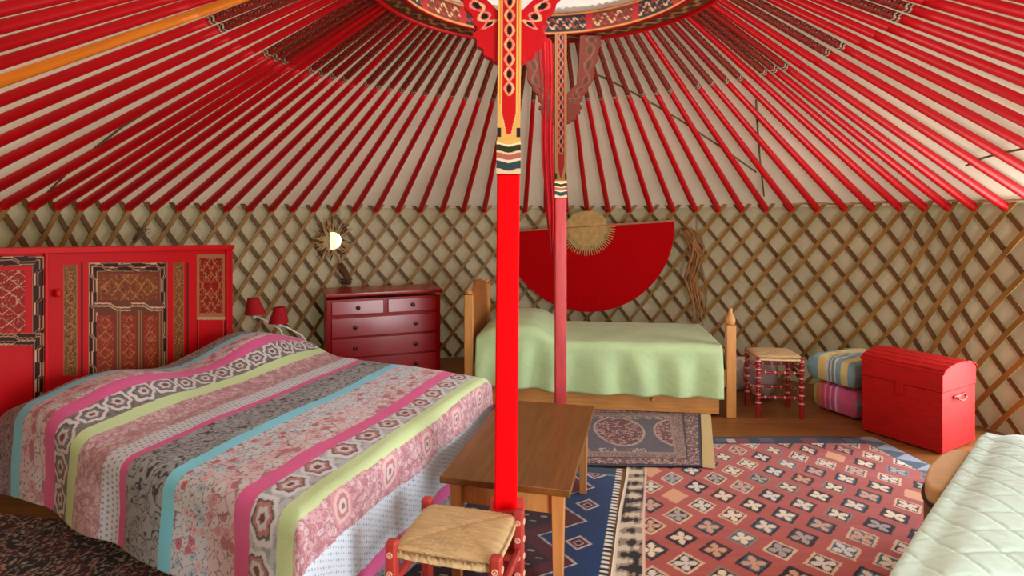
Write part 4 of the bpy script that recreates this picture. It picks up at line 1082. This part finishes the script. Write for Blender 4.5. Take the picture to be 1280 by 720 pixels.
# cover rounded at the far corners: warp a drape in place
o = drape('quilted_cover', d0, -de, dn, DLn, DWd, 0.10, 0.02, 0.10, 0.10, 0.49, cover_h, None, mint2, 0.0065, 0.045, 0.03, seed=8, wob=0.004)
tag(o, 'pale mint quilted cover spread on the daybed by the right edge', 'bed cover')
# padded side board, round-ended, beside the daybed
sb_a = np.array([1.69, 2.285]); sb_b = np.array([2.12, 2.68]); sd = sb_b - sb_a; sl = np.linalg.norm(sd); sd /= sl
t = thing('pouffe', 'tan flat-topped pouffe with dark piping pushed against the daybed', 'pouffe', (sb_a[0], sb_a[1], 0.0095), atan2(sd[1], sd[0]))
def pouffe_out(g=0.0):
    o_ = [(-g, -0.02 - g), (sl, -0.02 - g)]
    o_ += [(sl * (0.5 + 0.5 * cos(a_)) + g * cos(a_), 0.0 + (0.085 + g) * sin(a_) ** 0.75) for a_ in np.linspace(0.12, pi - 0.05, 22)]
    return o_
b = MB(); b.prism(pouffe_out(), 'z', 0.0, 0.33); b.build('body', mat('olive_brown_cloth', rgb(120, 92, 54), 0.9, 0.3, 60, 0.1, 9), t, bevel=0.01)
b = MB(); b.prism(pouffe_out(-0.004), 'z', 0.33, 0.405); b.build('cushion', mat('tan_felt', rgb(206, 164, 116), 0.9, 0.3, 60, 0.08, 9), t, bevel=0.015, seg=3)
pp_ = pouffe_out(0.002); b = MB(); b.tube([(x_, y_, 0.335) for x_, y_ in pp_] + [(pp_[0][0], pp_[0][1], 0.335)], 0.007, 6); b.build('piping', M_dark, t, smooth=True)

# ---------------------------------------------------------------- rugs
def rug(name, label, quad, res, colf, z, th=0.006, wav=0.0, fringe=None, seed=1):
    bl, br, fr, fl_ = [np.array(p, float) for p in quad]      # back-left, back-right, front-right, front-left
    W_ = (np.linalg.norm(br - bl) + np.linalg.norm(fr - fl_)) / 2; H_ = (np.linalg.norm(fl_ - bl) + np.linalg.norm(fr - br)) / 2
    nu = int(W_ / res); nv = int(H_ / res)
    u = np.linspace(0, 1, nu)[:, None] * np.ones((1, nv)); v = np.linspace(0, 1, nv)[None, :] * np.ones((nu, 1))   # v: 0 front, 1 back
    X = (fl_[0] * (1 - u) + fr[0] * u) * (1 - v) + (bl[0] * (1 - u) + br[0] * u) * v
    Y = (fl_[1] * (1 - u) + fr[1] * u) * (1 - v) + (bl[1] * (1 - u) + br[1] * u) * v
    if wav: 
        X = X + wav * (vnoise(u * 4, v * 4, seed) - .5); Y = Y + wav * (vnoise(u * 4 + 9, v * 4, seed) - .5)
    Z = z + th + 0.003 * vnoise(u * W_ * 5, v * H_ * 5, seed) * np.minimum(1, np.minimum(np.minimum(u, 1 - u), np.minimum(v, 1 - v)) * 30)
    c_ = colf(u * W_, v * H_, W_, H_)
    V = np.stack([X, Y, Z], -1).reshape(-1, 3); N_ = len(V)
    idx = list(range(0, nv)) + [i * nv + nv - 1 for i in range(1, nu)] + [(nu - 1) * nv + j for j in range(nv - 2, -1, -1)] + [i * nv for i in range(nu - 2, 0, -1)]
    Vs2 = V[idx].copy(); Vs2[:, 2] = z
    cc = c_.reshape(-1, 3)
    m_ = len(idx)
    sk = np.array([(idx[i], N_ + i, N_ + (i + 1) % m_, idx[(i + 1) % m_]) for i in range(m_)])
    o_ = link(name, fastmesh(name, np.concatenate([V, Vs2]), np.concatenate([gridquads(nu, nv), sk]), np.concatenate([cc, cc[idx]])), M_rug)
    return tag(o_, label, 'rug')
NAVY = nrgb(22, 36, 66); KRED = nrgb(178, 88, 82)
def kilim_col(x, y, W_, H_):
    sh = x.shape
    c = base(sh, KRED) * (0.82 + 0.34 * fbm(x * 6, y * 30, 3))[..., None]
    # ikat-like side border strip on the left, navy border at the back and right
    px, py = 0.272, 0.205
    xx = x - 0.16; yy = y - 0.02
    best_u = np.full(sh, 9.0); best_v = np.full(sh, 9.0); bid = np.zeros(sh); bid2 = np.zeros(sh)
    for o_ in (0, 1):
        gx = np.floor(xx / px + 0.5 * o_); gy = np.floor(yy / py + 0.5 * o_)
        dx = xx - (gx + 0.5 - 0.5 * o_) * px; dy = yy - (gy + 0.5 - 0.5 * o_) * py
        d_ = np.abs(dx) / 0.077 + np.abs(dy) / 0.087
        n_ = d_ < np.abs(best_u) / 0.077 + np.abs(best_v) / 0.087
        best_u = np.where(n_, dx, best_u); best_v = np.where(n_, dy, best_v)
        bid = np.where(n_, hsh(gx, gy, 21 + o_), bid); bid2 = np.where(n_, hsh(gx, gy, 41 + o_), bid2)
    d_ = np.abs(best_u) / 0.077 + np.abs(best_v) / 0.087
    d_ = d_ + 0.05 * (vnoise(x * 160, y * 160, 5) - .5)
    def pick(lst, r_):
        k = np.zeros(sh + (3,)); n_ = len(lst)
        for i, cl in enumerate(lst): k = np.where(((r_ >= i / n_) & (r_ < (i + 1) / n_ + (1e-6 if i == n_ - 1 else 0)))[..., None], nrgb(*cl), k)
        return k
    outc = pick([(34, 24, 30), (214, 186, 156), (34, 26, 34), (140, 122, 120), (216, 190, 166), (40, 24, 30)], bid)
    inc = pick([(62, 40, 42), (20, 20, 26), (56, 88, 112), (84, 40, 44), (52, 92, 120), (26, 22, 28), (70, 60, 64)], bid2)
    flc = pick([(226, 206, 184), (216, 208, 200), (206, 160, 134), (170, 158, 156), (230, 214, 190)], (bid * 7.3) % 1)
    c = np.where((d_ < 1.0)[..., None], outc, c); c = np.where((d_ < 0.80)[..., None], inc, c)
    # four-petal flower: petals towards the corners of the diamond
    s_ = np.abs(best_u) / 0.077; t_ = np.abs(best_v) / 0.087
    a_ = np.maximum(s_, t_); b_ = np.minimum(s_, t_)
    petal = (a_ > 0.10) & (a_ < 0.64) & (b_ < 0.045 + 0.17 * np.sin(np.clip((a_ - 0.10) / 0.54, 0, 1) * pi) ** 0.8) & (d_ < 0.74)
    cen = (a_ < 0.12)
    c = np.where((petal | cen)[..., None], flc, c)
    plain = (bid2 > 0.93) & (d_ < 1.0); c = np.where(plain[..., None], nrgb(214, 160, 124), c)
    # borders
    bk = y > H_ - 0.13; c = np.where(bk[..., None], NAVY, c)
    bb = bk & ((np.floor(x / 0.12) % 3) == 0) & (y < H_ - 0.03) & (y > H_ - 0.10); c = np.where(bb[..., None], nrgb(70, 74, 92), c)
    bb = bk & ((np.floor(x / 0.09) % 7) == 2) & (y < H_ - 0.04) & (y > H_ - 0.11); c = np.where(bb[..., None], nrgb(190, 170, 150), c)
    bb = bk & ((np.floor(x / 0.11) % 5) == 3) & (y < H_ - 0.04) & (y > H_ - 0.12); c = np.where(bb[..., None], nrgb(120, 40, 44), c)
    rt = x > W_ - 0.16; c = np.where(rt[..., None], nrgb(70, 84, 106), c)
    z_ = rt & (np.abs(((y / 0.16) % 1) - .5) * 0.16 < (x - W_ + 0.16) * 0.5); c = np.where(z_[..., None], nrgb(150, 160, 176), c)
    # left border strip
    lf = x < 0.13
    strip = base(sh, nrgb(150, 132, 116)); k = fbm(x * 40, y * 8, 6) + 0.25 * np.cos(y / 0.10 * 2 * pi) * np.cos((x - .065) / .13 * pi)
    strip = mixc(strip, k > 0.5, nrgb(34, 30, 28)); strip = mixc(strip, k < 0.30, nrgb(206, 196, 176))
    c = np.where(lf[..., None], strip, c); c = np.where(((x > 0.122) & (x < 0.134))[..., None], nrgb(226, 190, 172), c)
    c = np.where((x < 0.016)[..., None], nrgb(218, 210, 190), c)
    return c
rug('kilim_rug', 'large brick red kilim rug with rows of flowered diamonds on the floor', [(0.80, 3.90), (2.44, 3.90), (2.80, 1.75), (0.25, 1.75)], 0.0065, kilim_col, 0.0, 0.006, 0.02)
def blue_col(x, y, W_, H_):
    sh = x.shape; c = base(sh, nrgb(14, 52, 104)) * (0.85 + 0.3 * fbm(x * 5, y * 30, 3))[..., None]
    # big stepped medallion
    cx0 = W_ * 0.36; per = 0.36
    tri = np.abs(((y / per) % 1) - .5) * 2
    half = 0.28 + 0.20 * tri
    dx = np.abs(x - cx0) - half
    c = np.where((dx < 0.012)[..., None], nrgb(214, 206, 206), c); c = np.where((dx < 0)[..., None], nrgb(98, 22, 32), c)
    c = np.where((dx < -0.10)[..., None], nrgb(60, 16, 26), c)
    sq = (np.abs(((y / 0.05) % 1) - .5) < .22) & (np.abs(((x / 0.09 + 0.5 * np.floor(y / 0.05)) % 1) - .5) < .3) & (dx < -0.13); c = np.where(sq[..., None], nrgb(40, 12, 18), c)
    sq = (np.abs(((y / 0.05) % 1) - .5) < .08) & (np.abs(((x / 0.09 + 0.5 * np.floor(y / 0.05)) % 1) - .5) < .18) & (dx < -0.13); c = np.where(sq[..., None], nrgb(196, 170, 150), c)
    xd = np.abs(x - (cx0 + 0.475)); yd = np.abs((((y + 0.02) / per + 0.0) % 1) - .5) * per
    for s_, cl in ((1.0, (214, 206, 206)), (0.80, (110, 26, 36)), (0.42, (214, 196, 196)), (0.30, (70, 16, 28))):
        c = np.where(((xd / 0.062 + yd / 0.062) < s_)[..., None], nrgb(*cl), c)
    e = (y > H_ - 0.10); c = np.where(e[..., None], nrgb(30, 58, 84), c); c = np.where((np.abs(y - H_ + 0.10) < 0.006)[..., None], nrgb(120, 130, 140), c)
    f_ = (x > W_ - 0.035); c = np.where(f_[..., None], np.where((((y / 0.034) % 1) < 0.55)[..., None], nrgb(226, 220, 204), nrgb(24, 30, 50)), c)
    return c
rug('flatweave_rug', 'navy blue and maroon rug with zigzag medallions lying under the coffee table', [(-0.30, 3.62), (0.655, 3.40), (0.235, 1.75), (-0.72, 1.95)], 0.0065, blue_col, 0.0, 0.006, 0.0)
def persian_col(x, y, W_, H_):
    sh = x.shape; n_ = fbm(x * 30, y * 30, 3); c = base(sh, nrgb(92, 84, 96)) * (0.8 + 0.4 * n_)[..., None]
    e = np.minimum(np.minimum(x, W_ - x), np.minimum(y, H_ - y))
    def floral(f, g, i1, i2, sd):
        q_ = base(sh, g); f1, f2, cid = worley(x * f, y * f, sd); q_ = mixc(q_, (f1 < .40) & (cid > .4), i1); q_ = mixc(q_, f1 < .16, i2); return mixc(q_, (f2 - f1) < .09, i2)
    rose_ = floral(34, nrgb(126, 66, 70), nrgb(196, 160, 150), nrgb(54, 38, 46), 4)
    for k in range(-1, 4):
        mxx = 0.17 + W_ * 0.30 + k * 0.40; d_ = np.hypot((x - mxx) / 0.15, (y - H_ * 0.53) / 0.24)
        c = np.where((d_ < 1.14)[..., None], nrgb(176, 152, 142), c); c = np.where((d_ < 1.04)[..., None], rose_, c)
    corner = (np.abs(y - H_ / 2) > H_ * 0.26) & (n_ > 0.0)
    c = np.where((corner & (vnoise(x * 9, y * 9, 4) > .35))[..., None], floral(30, nrgb(120, 104, 104), nrgb(206, 186, 172), nrgb(60, 44, 50), 8), c)
    c = np.where((e < 0.20)[..., None], nrgb(150, 126, 112), c)
    c = np.where(((e < 0.185) & (e > 0.115))[..., None], floral(46, nrgb(136, 112, 104), nrgb(176, 146, 130), nrgb(96, 66, 66), 6), c)
    c = np.where((e < 0.105)[..., None], floral(50, nrgb(120, 84, 84), nrgb(200, 168, 156), nrgb(66, 44, 50), 12), c)
    c = np.where((np.abs(e - 0.11) < 0.006)[..., None], nrgb(54, 40, 48), c)
    c = np.where((e < 0.022)[..., None], nrgb(46, 40, 54), c)
    return c
r_ = rug('oriental_rug', 'grey and rose oriental rug with medallions lying along the pine bed', [(0.16, 4.46), (1.45, 4.43), (1.125, 3.405), (0.36, 3.43)], 0.006, persian_col, 0.012, 0.008)
b = MB(); A_ = np.array([1.455, 4.43]); B_ = np.array([1.132, 3.405])
nfr = 95
dirp = (B_ - A_) / np.linalg.norm(B_ - A_); prp = np.array([-dirp[1], dirp[0]]); 
if prp[0] < 0: prp = -prp
for i in range(nfr):
    p0 = A_ + (B_ - A_) * (i + .5) / nfr; jj = random.uniform(-.006, .006)
    b.tube([(p0[0] - prp[0] * .005, p0[1] - prp[1] * .005, 0.017), (p0[0] + prp[0] * .03, p0[1] + prp[1] * .03, 0.016), (p0[0] + prp[0] * .066 + dirp[0] * jj, p0[1] + prp[1] * .066 + dirp[1] * jj, 0.014)], [.006, .006, .004], 5)
fr_ = b.build('fringe', mat('cream_fringe', rgb(206, 186, 136), 0.9), r_, smooth=True); fr_['kind'] = 'stuff'
def dark_col(x, y, W_, H_):
    sh = x.shape; wx = x + 0.03 * vnoise(x * 18, y * 18, 2); wy = y + 0.03 * vnoise(x * 18 + 5, y * 18, 3)
    c = base(sh, nrgb(84, 28, 32)); k = np.abs(np.sin(fbm(wx * 15, wy * 15, 7, 3) * 24))
    f1, f2, cid = worley(wx * 17, wy * 17, 3)
    c = mixc(c, (cid > .55), nrgb(30, 20, 24)); c = mixc(c, (f1 < .3) & (cid < .35), nrgb(128, 30, 36)); c = mixc(c, k < .36, nrgb(206, 178, 156)); c = mixc(c, f1 < .13, nrgb(206, 180, 154))
    return c
rug('carpet', 'dark red and black carpet with tangled pale floral pattern beside the double bed', [(-2.72, 2.92), (-1.05, 2.62), (-0.80, 1.20), (-2.50, 1.20)], 0.006, dark_col, 0.0, 0.007)

# ---------------------------------------------------------------- rope along the wall top, and rope shadows modelled as strands on the roof
b = MB(); b.tube([pol(3.325, a_, 1.605 + 0.006 * sin(a_ * 40)) for a_ in np.linspace(phi_of_x(985), phi_of_x(1420), 60)], 0.008, 8)
tag(b.build('rope', M_rope, smooth=True), 'tan hemp rope tied along the top of the lattice above the red trunk', 'rope')

def cone_pt(x, y, dz=0.018):
    for Yv in np.linspace(0.4, 7.2, 6000):
        X = (x - CX) * Yv / F; h = EYE - (y - HY) * Yv / F
        r_ = math.hypot(X - CC[0], Yv - CC[1])
        if r_ < 3.42 and h > roof_h(r_) + dz: return (X, Yv, roof_h(r_) + dz)
    return None
for lab, pts in (('modelled rope shadow slanting under the roof cover to the right of the far centre pole', [(735, 88), (765, 102), (790, 115), (820, 132), (850, 150), (900, 183), (945, 215)]),
                 ('modelled rope shadow running straight down under the roof cover above the pine bed foot', [(945, 125), (947, 160), (950, 200), (955, 245)]),
                 ('short modelled rope shadow under the roof cover close above the side door', [(1208, 207), (1230, 197), (1258, 190), (1290, 184)]),
                 ('modelled rope shadow slanting under the roof cover above the carved bed head', [(54, 246), (70, 230), (94, 206), (120, 184), (152, 159), (190, 135)])):
    q_ = [cone_pt(*p) for p in pts]; q_ = [p for p in q_ if p]
    b = MB(); b.tube(q_, 0.007, 6); tag(b.build('rope', mat('rope_shadow', rgb(110, 92, 60), 0.9, 0.5, 90, 0.2, 30), smooth=True), lab, 'rope')  # dark strands stand in for shadows of ropes lying outside the cover

# ---------------------------------------------------------------- light
def area(name, loc, rot, sx, sy, power, colr):
    l = bpy.data.lights.new(name, 'AREA'); l.shape = 'RECTANGLE'; l.size = sx; l.size_y = sy; l.energy = power; l.color = colr
    o_ = bpy.data.objects.new(name, l); COL.objects.link(o_); o_.location = loc; o_.rotation_euler = rot
    return o_
area('door_daylight', pol(3.60, PD, 0.84), (radians(90), 0, pi - PD), 1.05, 1.5, 85, (0.93, 0.97, 1.0))
area('side_door_daylight', pol(3.60, PE, 0.84), (radians(90), 0, pi - PE), 1.05, 1.5, 60, (0.93, 0.98, 1.0))
area('crown_daylight', (CC[0], CC[1], 2.77), (0, 0, 0), 1.0, 1.0, 16, (1.0, 0.95, 0.86)).data.shape = 'DISK'
w = bpy.data.worlds.new('sky'); SC.world = w; w.use_nodes = True
nt = w.node_tree; bg = nt.nodes['Background']
sky = nt.nodes.new('ShaderNodeTexSky')
try:
    sky.sky_type = 'NISHITA'; sky.sun_elevation = radians(50); sky.sun_rotation = radians(150); sky.sun_disc = False
except Exception: pass
nt.links.new(sky.outputs[0], bg.inputs['Color']); bg.inputs['Strength'].default_value = 0.30
SUN = bpy.data.lights.new('sun', 'SUN'); SUN.energy = 9.0; SUN.angle = radians(1.0); SUN.color = (1, .94, .84)
so_ = bpy.data.objects.new('sun', SUN); COL.objects.link(so_); so_.rotation_euler = (radians(35), radians(20), radians(-25))

SC.view_settings.view_transform = 'Standard'
SC.view_settings.look = 'None'
SC.view_settings.gamma = 1.0
SC.view_settings.use_curve_mapping = False
SC.view_settings.exposure = 0.25
